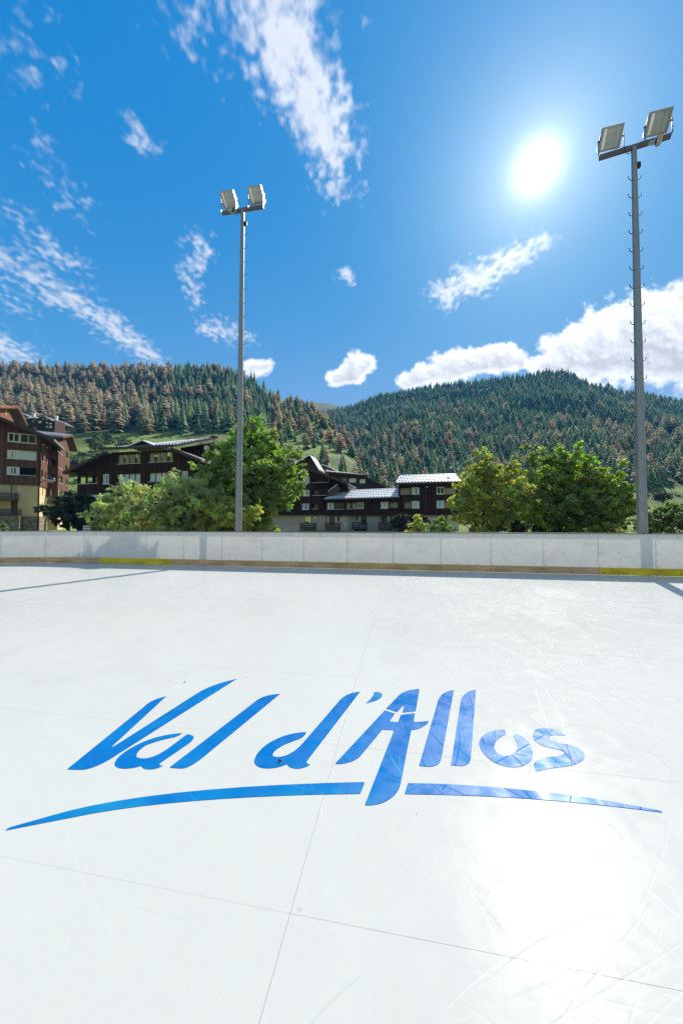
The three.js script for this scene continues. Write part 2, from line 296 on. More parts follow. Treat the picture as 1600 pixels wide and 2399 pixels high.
{ // the lettering let into the surface: each stroke traced on the ice in metres
  const zones = { a: [130, 1560, 0.38265], b: [560, 1580, 0.3189], c: [940, 1580, 0.4209], d: [0, 1780, 0.574] };
  const logo = thing('rink_logo', 'blue script lettering and underline swoosh laid in the white rink floor', 'lettering', V3(0, 0, 0));
  const stroke = (name, zone, path) => {
    const [ox, oy, k] = zones[zone], g = [];
    let cur = null, pts = [];
    const put = (x, y) => { const p = onIce(ox + x * k, oy + y * k); pts.push(new THREE.Vector2(p.x, -p.z)); };
    for (const [, op, args] of path.matchAll(/([MLQ])([^MLQ]*)/g)) {
      const n = args.trim().split(/[ ,]+/).map(Number);
      if (op === 'M' || op === 'L') { put(n[0], n[1]); cur = n; } else { for (let i = 1; i <= 10; i++) { const t = i / 10, s = 1 - t; put(s * s * cur[0] + 2 * s * t * n[0] + t * t * n[2], s * s * cur[1] + 2 * s * t * n[1] + t * t * n[3]); } cur = [n[2], n[3]]; }
    }
    const geo = new THREE.ExtrudeGeometry(new THREE.Shape(pts), { depth: 0.0008, bevelEnabled: false }).rotateX(-Math.PI / 2).translate(0, 0.0012, 0);
    return part(name, geo, M.blue, logo);
  };
  stroke('letter', 'a', 'M75 633 L545 250 Q590 205 680 187 L347 495 Q352 498 372 486 L870 168 Q960 112 1110 81 L780 290 L395 535 Q240 640 150 637 Q100 637 75 633');
  stroke('letter', 'a', 'M777 413 Q640 420 520 475 Q375 545 364 600 Q368 630 430 630 Q480 628 528 613 Q535 635 580 635 Q630 632 659 612 Q640 612 638 603 Q640 598 655 588 L820 475 Q850 450 848 436 Q840 422 806 420 Q790 432 700 500 Q610 565 545 568 Q497 568 497 553 Q500 520 560 485 Q640 455 720 440 Q760 430 777 413');
  stroke('letter', 'a', 'M701 622 L1225 218 Q1270 178 1376 172 L900 565 Q820 628 775 629 Q730 629 701 622');
  stroke('letter', 'b', 'M494 425 Q350 428 220 505 Q118 575 113 640 Q118 690 215 692 Q290 690 355 660 Q362 690 430 695 Q490 690 523 663 Q497 660 497 643 Q500 635 520 610 L889 128 Q800 132 745 185 L470 505 Q380 605 285 608 Q248 607 248 592 Q255 555 340 515 Q400 490 450 473 Q490 450 494 425');
  stroke('apostrophe', 'b', 'M928 214 Q985 175 993 130 Q1045 130 1052 150 Q1050 190 928 214');
  const A = stroke('letter', 'b', 'M1070 265 L1143 288 L1110 340 Q1108 347 1118 348 L1167 352 L1187 299 L1290 285 L1283 350 Q1340 350 1388 343 Q1395 345 1385 358 Q1340 405 1265 410 L1228 590 L1188 800 Q1165 900 1050 945 Q990 965 930 962 Q924 960 928 950 L1133 425 Q1137 412 1125 410 L1060 408 Q1050 408 1045 415 L900 590 Q850 655 712 660 Q706 656 712 650 L1070 265');
  A.geometry = merged([A.geometry, stroke('cap', 'b', 'M1080 252 L1168 160 Q1215 112 1325 108 L1297 271 L1198 282 L1212 233 L1204 232 L1160 278 L1080 252').geometry]);
  logo.remove(logo.children.at(-1));
  stroke('letter', 'c', 'M98 508 L205 145 Q220 97 292 88 L222 470 Q212 515 150 514 Q105 513 98 508');
  stroke('letter', 'c', 'M275 504 L330 150 Q345 92 415 87 L387 460 Q382 508 335 510 Q285 509 275 504');
  stroke('letter', 'c', 'M573 307 Q583 318 580 335 Q515 360 516 410 Q530 455 590 455 Q645 445 645 400 Q640 370 622 350 Q622 337 640 333 Q690 345 720 400 Q740 445 722 475 Q690 520 610 517 Q500 505 450 430 Q428 398 433 375 Q440 340 500 318 Q530 310 573 307');
  stroke('letter', 'c', 'M913 343 Q870 302 790 299 Q733 300 730 340 Q735 385 810 405 Q905 425 907 435 Q905 455 830 460 Q740 475 735 500 Q740 520 752 540 Q830 520 920 513 Q1015 495 1018 455 Q1010 400 900 388 Q825 372 818 352 Q825 338 860 338 Q890 338 913 343');
  stroke('swoosh', 'd', 'M28 285 Q35 278 45 276 L200 232 Q600 110 1480 92 Q1488 92 1487 98 L1472 135 Q1470 139 1464 139 Q700 150 300 235 L40 286 Q28 290 28 285');
  stroke('swoosh', 'c', 'M42 606 Q37 606 35 612 L20 660 Q20 667 28 667 Q737 672 1445 769 Q1454 768 1440 760 Q741 617 42 606');
}
{ // a scrap of dark debris lying on the letter d, another on the white floor behind the V
  const r = rng(8);
  const scrap = (label, px, py, s) => {
    const list = []; for (let i = 0; i < 5; i++) list.push(new THREE.DodecahedronGeometry(s * (0.5 + r() * 0.5)).scale(1, 0.6, 1.4).rotateY(r() * 3).translate((r() - 0.5) * s * 2.6, s * 0.35, (r() - 0.5) * s * 3.4));
    const o = thing('debris', label, 'debris', onIce(px, py).setY(0.004)); part('chip', list, M.darkMetal, o);
  };
  scrap('small dark scrap of debris lying on the blue letter d', 656, 1785, 0.0065);
  scrap('tiny dark speck of debris on the white floor left of the long stroke of the V', 433, 1599, 0.0045);
}
{ // boards round the rink
  const L = [U1 - U0 - 2 * RC, RC * Math.PI / 2, N1 - N0 - 2 * RC], total = 2 * (L[0] + L[2]) + 4 * L[1];
  const perim = (t, off) => {                                                 // clockwise from the left end of the far straight; off: outward
    t = ((t % total) + total) % total;
    const arc = (cu, cn, a0, s) => { const a = (a0 - s / RC * 180 / Math.PI) * Math.PI / 180; return [cu + (RC + off) * Math.cos(a), cn + (RC + off) * Math.sin(a)]; };
    if (t < L[0]) return [U0 + RC + t, N1 + off]; t -= L[0];
    if (t < L[1]) return arc(U1 - RC, N1 - RC, 90, t); t -= L[1];
    if (t < L[2]) return [U1 + off, N1 - RC - t]; t -= L[2];
    if (t < L[1]) return arc(U1 - RC, N0 + RC, 0, t); t -= L[1];
    if (t < L[0]) return [U1 - RC - t, N0 - off]; t -= L[0];
    if (t < L[1]) return arc(U0 + RC, N0 + RC, -90, t); t -= L[1];
    if (t < L[2]) return [U0 - off, N0 + RC + t]; t -= L[2];
    return arc(U0 + RC, N1 - RC, 180, t);
  };
  const onFar = (t) => { t = ((t % total) + total) % total; return t < L[0]; };
  const run = (t0, t1, y0, y1, in_, out, ends = true) => {                                 // a plank standing along the outline
    const n = onFar(t0 + 0.01) && onFar(t1 - 0.01) ? 1 : 5, pos = [], uv = [], idx = [];
    const ring = (t) => [[in_, y0], [in_, y1], [out, y1], [out, y0]].map(([o, y]) => { const [u, m] = perim(t, o); return rk(u, m, y); });
    for (let i = 0; i < n; i++) {
      const ta = lerp(t0, t1, i / n), tb = lerp(t0, t1, (i + 1) / n), A = ring(ta), B = ring(tb);
      for (let k = 0; k < 4; k++) { const a = A[k], b = B[k], c = B[(k + 1) % 4], d = A[(k + 1) % 4]; for (const [v, s, q] of [[a, ta, a.y], [b, tb, b.y], [c, tb, c.y], [a, ta, a.y], [c, tb, c.y], [d, ta, d.y]]) { pos.push(v.x, v.y, v.z); uv.push(s, q); } }
      if (ends && i === 0) for (const v of [A[0], A[1], A[2], A[0], A[2], A[3]]) { pos.push(v.x, v.y, v.z); uv.push(0, v.y); }
      if (ends && i === n - 1) for (const v of [B[0], B[2], B[1], B[0], B[3], B[2]]) { pos.push(v.x, v.y, v.z); uv.push(0, v.y); }
    }
    const g = new THREE.BufferGeometry();
    g.setAttribute('position', new THREE.Float32BufferAttribute(pos, 3)); g.setAttribute('uv', new THREE.Float32BufferAttribute(uv, 2)); g.computeVertexNormals();
    return g;
  };
  const scuff = (seed) => texture(512, (u, v) => { const n = 0.955 + 0.03 * fbm(u * 5, v * 14, 4, seed, 5) + 0.04 * (fbm(u * 50, v * 90, 2, seed + 5, 0) - 0.5), dirt = smoothstep(fbm(u * 16, v * 30, 3, seed + 9, 16), 0.68, 0.8) * 0.03; return [n - dirt, n - dirt * 0.95, n - dirt * 0.9]; }, true, 5);
  const kickMap = texture(512, (u, v) => { const n = 0.78 + 0.3 * fbm(u * 6, v * 40, 4, 3, 6) - 0.12 * smoothstep(fbm(u * 30, v * 60, 3, 5, 30), 0.6, 0.8); return [n, n * 0.99, n * 0.97]; }, true, 3);
  M.board = new THREE.MeshPhysicalMaterial({ color: lin(0.97, 0.945, 0.91), map: scuff(4), roughness: 1, transmission: 0.31, thickness: 0, side: THREE.DoubleSide });
  M.tan = std({ color: lin(0.82, 0.51, 0.27), map: kickMap, roughness: 0.6 });
  M.ochrePlank = std({ color: lin(0.82, 0.51, 0.20), map: kickMap, roughness: 0.6 });
  M.yellow = std({ color: lin(0.98, 0.68, 0.03), map: kickMap, roughness: 0.5 });
  M.cap = std({ color: lin(0.10, 0.10, 0.105), roughness: 0.55 });
  M.frame = new THREE.MeshPhysicalMaterial({ color: lin(0.9, 0.9, 0.88), roughness: 1, transmission: 0.88, thickness: 0 });   // white plastic too
  const boards = thing('rink_boards', 'white rink boards with dark cap rail and tan and yellow kick planks', 'rink boards', rk(0, N1));
  const local = (g) => g.translate(-boards.position.x, 0, -boards.position.z);
  const tU = (u) => u - (U0 + RC), joints = [], kicks = [], first = tU(2.67) % 1.43;
  for (let t = first; t < first + total - 0.9; t += 1.43) joints.push(t);
  joints.push(first + total);
  for (let i = 0; i + 1 < joints.length; i++) {
    const thick = 0.008;                                                       // one sheet of plastic, lit through from behind
    const g = run(joints[i] + 0.0003, joints[i + 1] - 0.0003, 0.02, 1.145, 0, thick, false);
    part('board_panel', local(g), M.board, boards);
    part('cap_rail', local(run(joints[i], joints[i + 1] - 0.001, 1.145, 1.17, -0.015, 0.10)), M.cap, boards);
  }
  const far = [-13.6, -12.2, -10.66, -7.79, -5.9, -4.0, -2.1, -0.23, 1.67, 2.67, 4.09, 5.53, 8.4].map(tU);
  for (let t = far.at(-1); t < far[0] + total - 1; t += 1.9) kicks.push([t, t + 2.9 > far[0] + total ? far[0] + total : t + 1.9, M.tan]);
  far.slice(0, -1).forEach((t, i) => kicks.push([t, far[i + 1], i === 2 || i === 11 ? M.yellow : i === 6 || i === 7 ? M.ochrePlank : M.tan]));
  for (const [a, b, m] of kicks) { const k = part('kick_plank', local(run(a + 0.0025, b - 0.0025, 0.006, 0.205, -0.013, -0.0015)), m, boards); if (m === M.yellow) k.userData.label = 'yellow kick plank'; }
  // galvanised frame behind the panels: posts and two rails
  const list = [];
  for (let i = 0; i + 1 < joints.length; i++) for (const f of [0]) { const t = lerp(joints[i], joints[i + 1], f); list.push(run(t - 0.01, t + 0.01, -0.1, 1.14, 0.12, 0.15)); }
  for (let i = 0; i + 1 < joints.length; i++) list.push(run(joints[i], joints[i + 1], 1.07, 1.12, 0.045, 0.085));
  const frame = part('support_frame', list.map(local), M.frame, boards); frame.userData.kind = 'stuff';
  // screw heads
  const head = new THREE.CylinderGeometry(0.0085, 0.0085, 0.004, 7).rotateX(Math.PI / 2), spots = [];
  for (let i = 0; i + 1 < joints.length; i++) for (let k = 0; k < 4; k++) for (const y of [1.09, 0.62, 0.24]) spots.push([joints[i] + 0.03 + k * (1.37 / 3), y, -0.0015]);
  for (const [a, b] of kicks) for (let t = a + 0.07, k = 0; t < b - 0.03; t += 0.19, k++) spots.push([t, k % 2 ? 0.16 : 0.055, -0.0145]);
  const screws = new THREE.InstancedMesh(head, M.darkMetal, spots.length), mt = new THREE.Matrix4();
  spots.forEach(([t, y, o], i) => { const [u, n] = perim(t, o), [u2, n2] = perim(t, o - 1), p = rk(u, n, y), q = rk(u2, n2, y); mt.lookAt(q, p, V3(0, 1, 0)).setPosition(p.x - boards.position.x, p.y, p.z - boards.position.z); screws.setMatrixAt(i, mt); });
  screws.name = 'screws'; screws.userData = { kind: 'stuff' }; boards.add(screws);
}
// ================================================================ THE VALLEY: ground, hills, forest
const curve = (tab) => (x) => { if (x <= tab[0][0]) return tab[0].slice(1); for (let i = 0; i + 1 < tab.length; i++) if (x <= tab[i + 1][0]) { const t = fade((x - tab[i][0]) / (tab[i + 1][0] - tab[i][0])); return tab[i].slice(1).map((v, k) => lerp(v, tab[i + 1][k + 1], t * 0.5 + 0.5 * (x - tab[i][0]) / (tab[i + 1][0] - tab[i][0]))); } return tab.at(-1).slice(1); };
// bearing (as on the chart of the photograph) -> [skyline height on the chart, distance of the crest, distance of the foot]
const leftHill = curve([[-700, 840, 430, 75], [-200, 856, 420, 75], [0, 864, 420, 78], [200, 873, 430, 82], [400, 868, 440, 88], [500, 868, 430, 92], [560, 888, 400, 96], [640, 926, 355, 100], [700, 953, 325, 100], [760, 984, 290, 100], [800, 1016, 265, 100], [830, 1066, 228, 98], [845, 1118, 180, 95], [865, 1172, 150, 95], [900, 1240, 130, 90], [1500, 1240, 130, 90]]);
const rightHill = curve([[300, 1150, 700, 300], [640, 1010, 720, 240], [700, 985, 720, 200], [800, 958, 700, 170], [900, 926, 690, 160], [1000, 907, 680, 158], [1100, 896, 670, 155], [1200, 884, 660, 150], [1290, 872, 650, 145], [1340, 876, 640, 135], [1400, 904, 625, 112], [1500, 922, 600, 114], [1600, 940, 580, 116], [1900, 950, 560, 116], [2600, 930, 520, 110]]);
const farHill = curve([[560, 1000, 1000, 560], [700, 940, 1000, 560], [725, 928, 1000, 560], [770, 929, 1000, 560], [800, 938, 1000, 560], [860, 965, 1000, 560], [1000, 1100, 1000, 560]]);
function ridge(px, d, f, gully) {
  const [y, top, foot] = f(px), hr = (1224 - y) / F * top + EYE;
  if (d <= foot || hr <= 0) return -1;
  const t = (d - foot) / (top - foot);
  if (t <= 1) return hr * (0.75 * t + 0.25 * t * t) * (1 - gully * Math.sin(Math.PI * t));
  const q = (d - top) / (top * 0.9);
  return hr * Math.max(0, 1 - 0.9 * q - q * q);
}
function heightAt(x, z) {
  const rad = Math.hypot(x, z), flat = smoothstep(rad, 55, 95);
  let h = -0.15 + flat * (0.8 * fbm(x / 30, z / 30, 3, 2));
  const phi = Math.atan2(x, -z), w = smoothstep(Math.abs(phi), 1.25, 1.0);
  if (w > 0 && rad > 74) {
    const d = Math.max(-z, 1), px = 800 + F * x / d, g = 0.22 * (fbm(x / 85 + 3, z / 85, 3, 33) - 0.5) + 0.05 * (fbm(x / 18, z / 18, 2, 35) - 0.5);
    h = Math.max(h, w * Math.max(ridge(px, d, leftHill, g), ridge(px, d, rightHill, g), ridge(px, d, farHill, g * 0.4)));
  }
  if (w < 1 && rad > 112) h = Math.max(h, (1 - w) * 190 * smoothstep(rad, 110, 620) * (0.6 + 0.7 * fbm(phi * 2.4 + 9, 4.2, 3, 51)) * smoothstep(rad, 1500, 900));
  return h;
}
function chartOf(p) { const d = Math.max(-p.z, 0.1); return [800 + F * p.x / d, 1224 - F * (p.y - EYE) / d]; }
// where the forest stands, and what grows there: [density, share of brown larches]
function wood(px, py, x, z) {
  const n = fbm(x / 40, z / 40, 3, 61), hillL = py > 0 && ridgeL(px, -z) > ridge(px, -z, rightHill, 0);
  if (hillL) {
    let edge = px < 140 ? 1002 : px < 480 ? lerp(1006, 1024, (px - 140) / 340) : px < 620 ? lerp(1024, 1000, (px - 480) / 140) : px < 660 ? lerp(1000, 925, (px - 620) / 40) : 0;
    let dens = smoothstep(edge + 14 * (n - 0.5) * 2 - py, 0, 8);
    if (px > 210 && px < 320 && py > 917 && py < 952) dens *= 0.25;
    if (px >= 635) dens = py < 985 ? 0.55 : py < 1040 ? 0.16 : 0.03;
    const brown = clamp((px < 400 ? 0.80 : 0.14) + (n - 0.5) * 1.5 + (py < 885 ? 0.22 : 0) - (py > 965 && px > 240 ? 0.45 : 0), 0, 1);
    return [dens, px >= 635 ? 0.6 : brown];
  }
  const foot = px > 1440 ? 1150 + 10 * (n - 0.5) : 1190, dens = smoothstep(foot - py, 0, 8) * (px < 845 && py > 985 ? 0.5 : 1), band = Math.exp(-(((py - 1050) / 60) ** 2));
  return [dens, clamp(0.02 + 0.45 * band * smoothstep(n, 0.46, 0.6) + 0.08 * smoothstep(n, 0.55, 0.65), 0, 1)];
}
function ridgeL(px, d) { return ridge(px, d, leftHill, 0); }
{
  const phis = [], rads = [0, 8, 16, 24, 32, 40, 48, 56];
  for (let a = -1.12; a < 1.12; a += 0.0075) phis.push(a);
  for (let a = 1.12; a < 2 * Math.PI - 1.12; a += 0.06) phis.push(a);
  for (let r = 60; r < 780; r *= 1.018) rads.push(r);
  for (let r = 790; r < 2700; r *= 1.09) rads.push(r);
  const pos = [], col = [], uv = [], idx = [], nr = rads.length, np = phis.length;
  for (const a of phis) for (const r of rads) { const x = Math.sin(a) * r, z = -Math.cos(a) * r; pos.push(x, heightAt(x, z), z); uv.push(x, z); }
  for (let i = 0; i < np; i++) for (let j = 0; j + 1 < nr; j++) { const a = i * nr + j, b = ((i + 1) % np) * nr + j; idx.push(a, b, b + 1, a, b + 1, a + 1); }
  const g = new THREE.BufferGeometry();
  g.setAttribute('position', new THREE.Float32BufferAttribute(pos, 3)); g.setAttribute('uv', new THREE.Float32BufferAttribute(uv, 2)); g.setIndex(idx); g.computeVertexNormals();
  const nrm = g.attributes.normal;
  for (let i = 0; i < pos.length / 3; i++) {
    const x = pos[i * 3], y = pos[i * 3 + 1], z = pos[i * 3 + 2], n = fbm(x / 12, z / 12, 4, 71), m = fbm(x / 45, z / 45, 3, 75), slope = 1 - nrm.getY(i), [px, py] = chartOf(V3(x, y, z));
    const v = lerp(0.5, 1.4, smoothstep(n, 0.25, 0.75)); let c = [lerp(0.11, 0.21, m) * v, lerp(0.175, 0.26, m) * v, lerp(0.028, 0.05, m) * v];      // meadow grass, drier in places
    if (z < 0 && Math.abs(x / z) < 1.6) {
      const [dens] = wood(px, py, x, z), k = clamp(dens, 0, 1) * 0.85 * (y > 3 ? 1 : 0);
      c = [lerp(c[0], 0.055, k), lerp(c[1], 0.066, k), lerp(c[2], 0.028, k)];
      const rock = smoothstep(Math.abs(px - lerp(790, 838, clamp((py - 950) / 150, 0, 1))), 58, 10) * smoothstep(py, 950, 990) * smoothstep(fbm(x / 6, y / 22, 4, 81), 0.38, 0.56) + 0.7 * smoothstep(slope + 0.3 * (n - 0.5), 0.36, 0.5);
      const q = clamp(rock, 0, 0.85); c = [lerp(c[0], 0.20, q), lerp(c[1], 0.185, q), lerp(c[2], 0.18, q)];
    }
    if (Math.hypot(x, z) < 58) c = [0.16 + 0.05 * n, 0.155 + 0.05 * n, 0.14];                                            // gravel and tarmac round the rink
    col.push(...c);
  }
  g.setAttribute('color', new THREE.Float32BufferAttribute(col, 3));
  const turf = texture(512, (u, v) => { const n = 0.55 + 0.75 * fbm(u * 20, v * 20, 5, 88, 20); return [n]; }, false, 14);
  turf.colorSpace = THREE.NoColorSpace;
  M.ground = std({ vertexColors: true, map: turf, bumpMap: turf, bumpScale: 0.5, roughness: 1 });
  structure('hills', g, M.ground);
}
// ---- conifers
function conifer(seed, shape) {                                               // one tree, 1 unit tall: trunk and crown of drooping ragged branches
  const r = rng(seed), pos = [], nor = [], idx = [], col = [], { width, whorls, droop, bare, dense, round } = shape;
  for (let w = 0; w < whorls; w++) {
    const t = w / (whorls - 1), y = lerp(bare, 0.985, Math.pow(t, 0.9)), reach = width * (round ? Math.pow(1 - t, 0.6) * Math.min(1, 0.6 + t * 2) : Math.pow(1 - t, 0.85) + 0.03) * (0.75 + 0.5 * r()), n = Math.max(4, Math.round(dense * (1 - 0.55 * t)));
    const a0 = r() * 6.28;
    for (let k = 0; k < n; k++) {
      const a = a0 + (k + 0.7 * (r() - 0.5)) / n * 6.28, l = reach * (0.7 + 0.55 * r()), dy = -droop * l * (0.6 + 0.8 * r()), c = Math.cos(a), s = Math.sin(a), half = l * (0.34 + 0.2 * r()), base = pos.length / 3, sh = 0.6 + 0.75 * r();
      const P = (f, side, up) => { pos.push(c * l * f - s * half * side, y + dy * f * f + up, s * l * f + c * half * side); col.push(sh, sh, sh); };
      P(0.04, 0, 0.012); P(0.55, 0.8, -0.012); P(1, 0.12, 0); P(0.55, -0.8, -0.012); P(0.55, 0, 0.02);
      idx.push(base, base + 1, base + 4, base + 4, base + 1, base + 2, base + 4, base + 2, base + 3, base, base + 4, base + 3);
    }
  }
  const g = new THREE.BufferGeometry();
  g.setAttribute('position', new THREE.Float32BufferAttribute(pos, 3)); g.setAttribute('color', new THREE.Float32BufferAttribute(col, 3)); g.setIndex(idx); g.computeVertexNormals();
  return { crown: g, trunk: new THREE.CylinderGeometry(0.004, 0.02, 0.92, 6).translate(0, 0.44, 0) };
}
const SHAPES = [
  conifer(1, { width: 0.24, whorls: 13, droop: 0.75, bare: 0.07, dense: 10 }), conifer(2, { width: 0.27, whorls: 12, droop: 0.65, bare: 0.10, dense: 10 }), conifer(3, { width: 0.21, whorls: 14, droop: 0.85, bare: 0.05, dense: 9 }),
  conifer(4, { width: 0.32, whorls: 10, droop: 0.38, bare: 0.16, dense: 9, round: true }), conifer(5, { width: 0.36, whorls: 10, droop: 0.3, bare: 0.18, dense: 9, round: true }), conifer(6, { width: 0.28, whorls: 11, droop: 0.45, bare: 0.13, dense: 9, round: true }),
];
M.bark = std({ color: lin(0.075, 0.055, 0.042), roughness: 0.95 });
const leafOf = (r, g, b) => new THREE.MeshPhysicalMaterial({ color: lin(r, g, b), vertexColors: true, roughness: 1, transmission: 0.36, thickness: 0, side: THREE.DoubleSide });
const TONES = { spruce: [[0.105, 0.20, 0.062], [0.15, 0.245, 0.06], [0.085, 0.18, 0.075]], larch: [[0.32, 0.215, 0.11], [0.29, 0.22, 0.105], [0.25, 0.23, 0.085]] };
M.spruceLeaf = TONES.spruce.map((c) => leafOf(...c)); M.larchLeaf = TONES.larch.map((c) => leafOf(...c));
M.anyLeaf = leafOf(1, 1, 1);
{
  const r = rng(77), all = [], grid = new Map();
  for (let tries = 0; tries < 150000; tries++) {
    const px = -340 + r() * 2300, far = Math.sqrt(r()), d = lerp(95, 730, far), x = (px - 800) / F * d, z = -d;
    const y = heightAt(x, z); if (y < 1.5) continue;
    const [cx, cy] = chartOf(V3(x, y, z)), [dens, brown] = wood(cx, cy, x, z);
    if (r() > dens * (0.35 + 0.65 * smoothstep(fbm(x / 17 + 5, z / 17, 3, 67), 0.33, 0.45))) continue;
    const larch = r() < brown, gap = larch ? 8.2 : 7.0, key = (a, b) => Math.floor(a / gap) + ',' + Math.floor(b / gap), k = key(x, z);
    if (grid.has(k)) continue; grid.set(k, 1);
    const h = (larch ? 12.2 : 11.8) * (0.55 + 0.5 * r() + 0.35 * r() * r()) * (cx > 845 ? 1.08 : cx < 620 ? 1.3 : 1);
    all.push({ x, y: y - 0.2, z, h, larch, left: cx < 800 && ridgeL(cx, d) > ridge(cx, d, rightHill, 0), look: h / d, cx, turn: r() * 6.28, kind: (larch ? 3 : 0) + Math.floor(r() * 3), tone: Math.floor(r() * 3), wide: 0.85 + 0.4 * r(), j: r() });
  }
  all.sort((a, b) => b.look - a.look);
  const inFrame = (t) => t.cx > -10 && t.cx < 1610;
  const singles = all.filter(inFrame).slice(0, 290), rest = all.filter((t) => !singles.includes(t));
  const PLACES = [[-10, 130, 'far left above the red-brown block'], [130, 250, 'above the gap between the two big chalets'], [250, 420, 'above the roof of the black chalet'], [420, 640, 'behind the tall tree and the left mast'], [640, 845, 'on the grassy spur in the middle'], [845, 930, 'just right of the ravine'], [930, 1050, 'above the timber block'], [1050, 1200, 'above the yellow-green tree'], [1200, 1330, 'above the top of the dense round tree'], [1330, 1470, 'left of the right mast'], [1470, 1620, 'right of the right mast']];
  const LOOK = { true: ['rust-brown', 'light brown', 'olive-brown'], false: ['dark green', 'fresh green', 'blue-green'] };
  const words = (t) => { const place = PLACES.find(([a, b]) => t.cx >= a && t.cx < b)[2], size = t.h > 14.6 ? 'tall ' : t.h < 10.6 ? 'small ' : '', kind = t.larch ? 'larch' : 'spruce', look = LOOK[t.larch][t.tone]; return [`${size}${look} ${kind} on the ${t.left ? 'left' : 'right'} hill ${place}`, `${size}${look} ${t.larch ? 'larches' : 'spruces'} ${place}`]; };
  const protos = new Map();
  for (const t of singles) {
    const key = t.kind + '/' + t.tone;
    let o = protos.get(key);
    const [label, group] = words(t), name = t.larch ? 'larch_tree' : 'spruce_tree';
    if (!o) { o = new THREE.Group(); part('trunk', SHAPES[t.kind].trunk, M.bark, o); part('crown', SHAPES[t.kind].crown, (t.larch ? M.larchLeaf : M.spruceLeaf)[t.tone], o); protos.set(key, o); }
    const c = o.clone(); c.name = numbered(name); tag(c, label, 'tree', group); scene.add(c);
    c.position.set(t.x, t.y, t.z); c.rotation.y = t.turn; c.scale.set(t.h * t.wide, t.h, t.h * t.wide);
  }
  // the rest of the wood, one mass per side
  for (const [name, label, side] of [['hillside_wood', 'mixed wood of brown larches and spruces covering the left-hand hillside', true], ['hillside_wood_001', 'dark conifer wood covering the right-hand hill up to its crest', false]]) {
    const g = new THREE.Group(); g.name = name; scene.add(g); tag(g, label, 'wood'); g.userData.kind = 'stuff';
    for (let kind = 0; kind < 6; kind++) {
      const list = rest.filter((t) => t.kind === kind && t.left === side); if (!list.length) continue;
      const im = new THREE.InstancedMesh(SHAPES[kind].crown, M.anyLeaf, list.length), m = new THREE.Matrix4(), q = new THREE.Quaternion(), up = V3(0, 1, 0), c = new THREE.Color();
      list.forEach((t, i) => { m.compose(V3(t.x, t.y, t.z), q.setFromAxisAngle(up, t.turn), V3(t.h * t.wide, t.h, t.h * t.wide)); im.setMatrixAt(i, m); const [a, b, d] = TONES[t.larch ? 'larch' : 'spruce'][t.tone], v = 0.8 + 0.45 * t.j; im.setColorAt(i, c.setRGB(a * v, b * v, d * v)); });
      im.name = 'crowns' + (kind ? '_' + String(kind).padStart(3, '0') : ''); im.userData = { kind: 'stuff' }; g.add(im);
    }
  }
}

{ // low scrub dotted over the meadows and the spur
  const r = rng(91), pos = [], nor = [], idx = [], list = [];
  for (let i = 0; i < 90; i++) { const d = V3(r() - 0.5, r() * 0.75, r() - 0.5).normalize(), c = d.clone().multiplyScalar(0.55 + 0.45 * r()), k = V3(r() - 0.5, r(), r() - 0.5).add(d).normalize(), u = V3(r() - 0.5, r() - 0.5, r() - 0.5).cross(k).normalize(), w = k.clone().cross(u), b = pos.length / 3, l = 0.22 + 0.2 * r(); for (const [a, e] of [[-l, 0], [0, -l * 0.6], [l, 0], [0, l * 0.6]]) { pos.push(c.x + u.x * a + w.x * e, Math.max(0, c.y * 0.8) + u.y * a + w.y * e, c.z + u.z * a + w.z * e); nor.push(k.x, k.y, k.z); } idx.push(b, b + 1, b + 2, b, b + 2, b + 3); }
  const g = new THREE.BufferGeometry(); g.setAttribute('position', new THREE.Float32BufferAttribute(pos, 3)); g.setAttribute('normal', new THREE.Float32BufferAttribute(nor, 3)); g.setIndex(idx);
  for (let i = 0; i < 60000 && list.length < 1500; i++) { const px = -200 + r() * 2000, d = 78 + 330 * Math.pow(r(), 1.5), x = (px - 800) / F * d, z = -d, y = heightAt(x, z); if (y < 1.2) continue; const [cx, cy] = chartOf(V3(x, y, z)); if (wood(cx, cy, x, z)[0] > 0.3 || fbm(x / 16, z / 16, 3, 95) < 0.52) continue; list.push([x, y, z, 0.3 + 1.1 * r() * r(), r()]); }
  const im = new THREE.InstancedMesh(g, new THREE.MeshPhysicalMaterial({ color: 0xffffff, roughness: 1, transmission: 0.35, thickness: 0, side: THREE.DoubleSide }), list.length), m = new THREE.Matrix4(), c = new THREE.Color(), q = new THREE.Quaternion();
  list.forEach(([x, y, z, s, t], i) => { im.setMatrixAt(i, m.compose(V3(x, y - 0.1, z), q.setFromAxisAngle(V3(0, 1, 0), t * 40), V3(s * 1.4, s, s * 1.4))); im.setColorAt(i, c.setRGB(0.11 + 0.1 * t, 0.2 + 0.06 * t, 0.05)); });
  im.name = 'scrub'; im.userData = { kind: 'stuff', label: 'low green scrub dotted over the grassy slopes and the spur', category: 'scrub' }; scene.add(im);
}
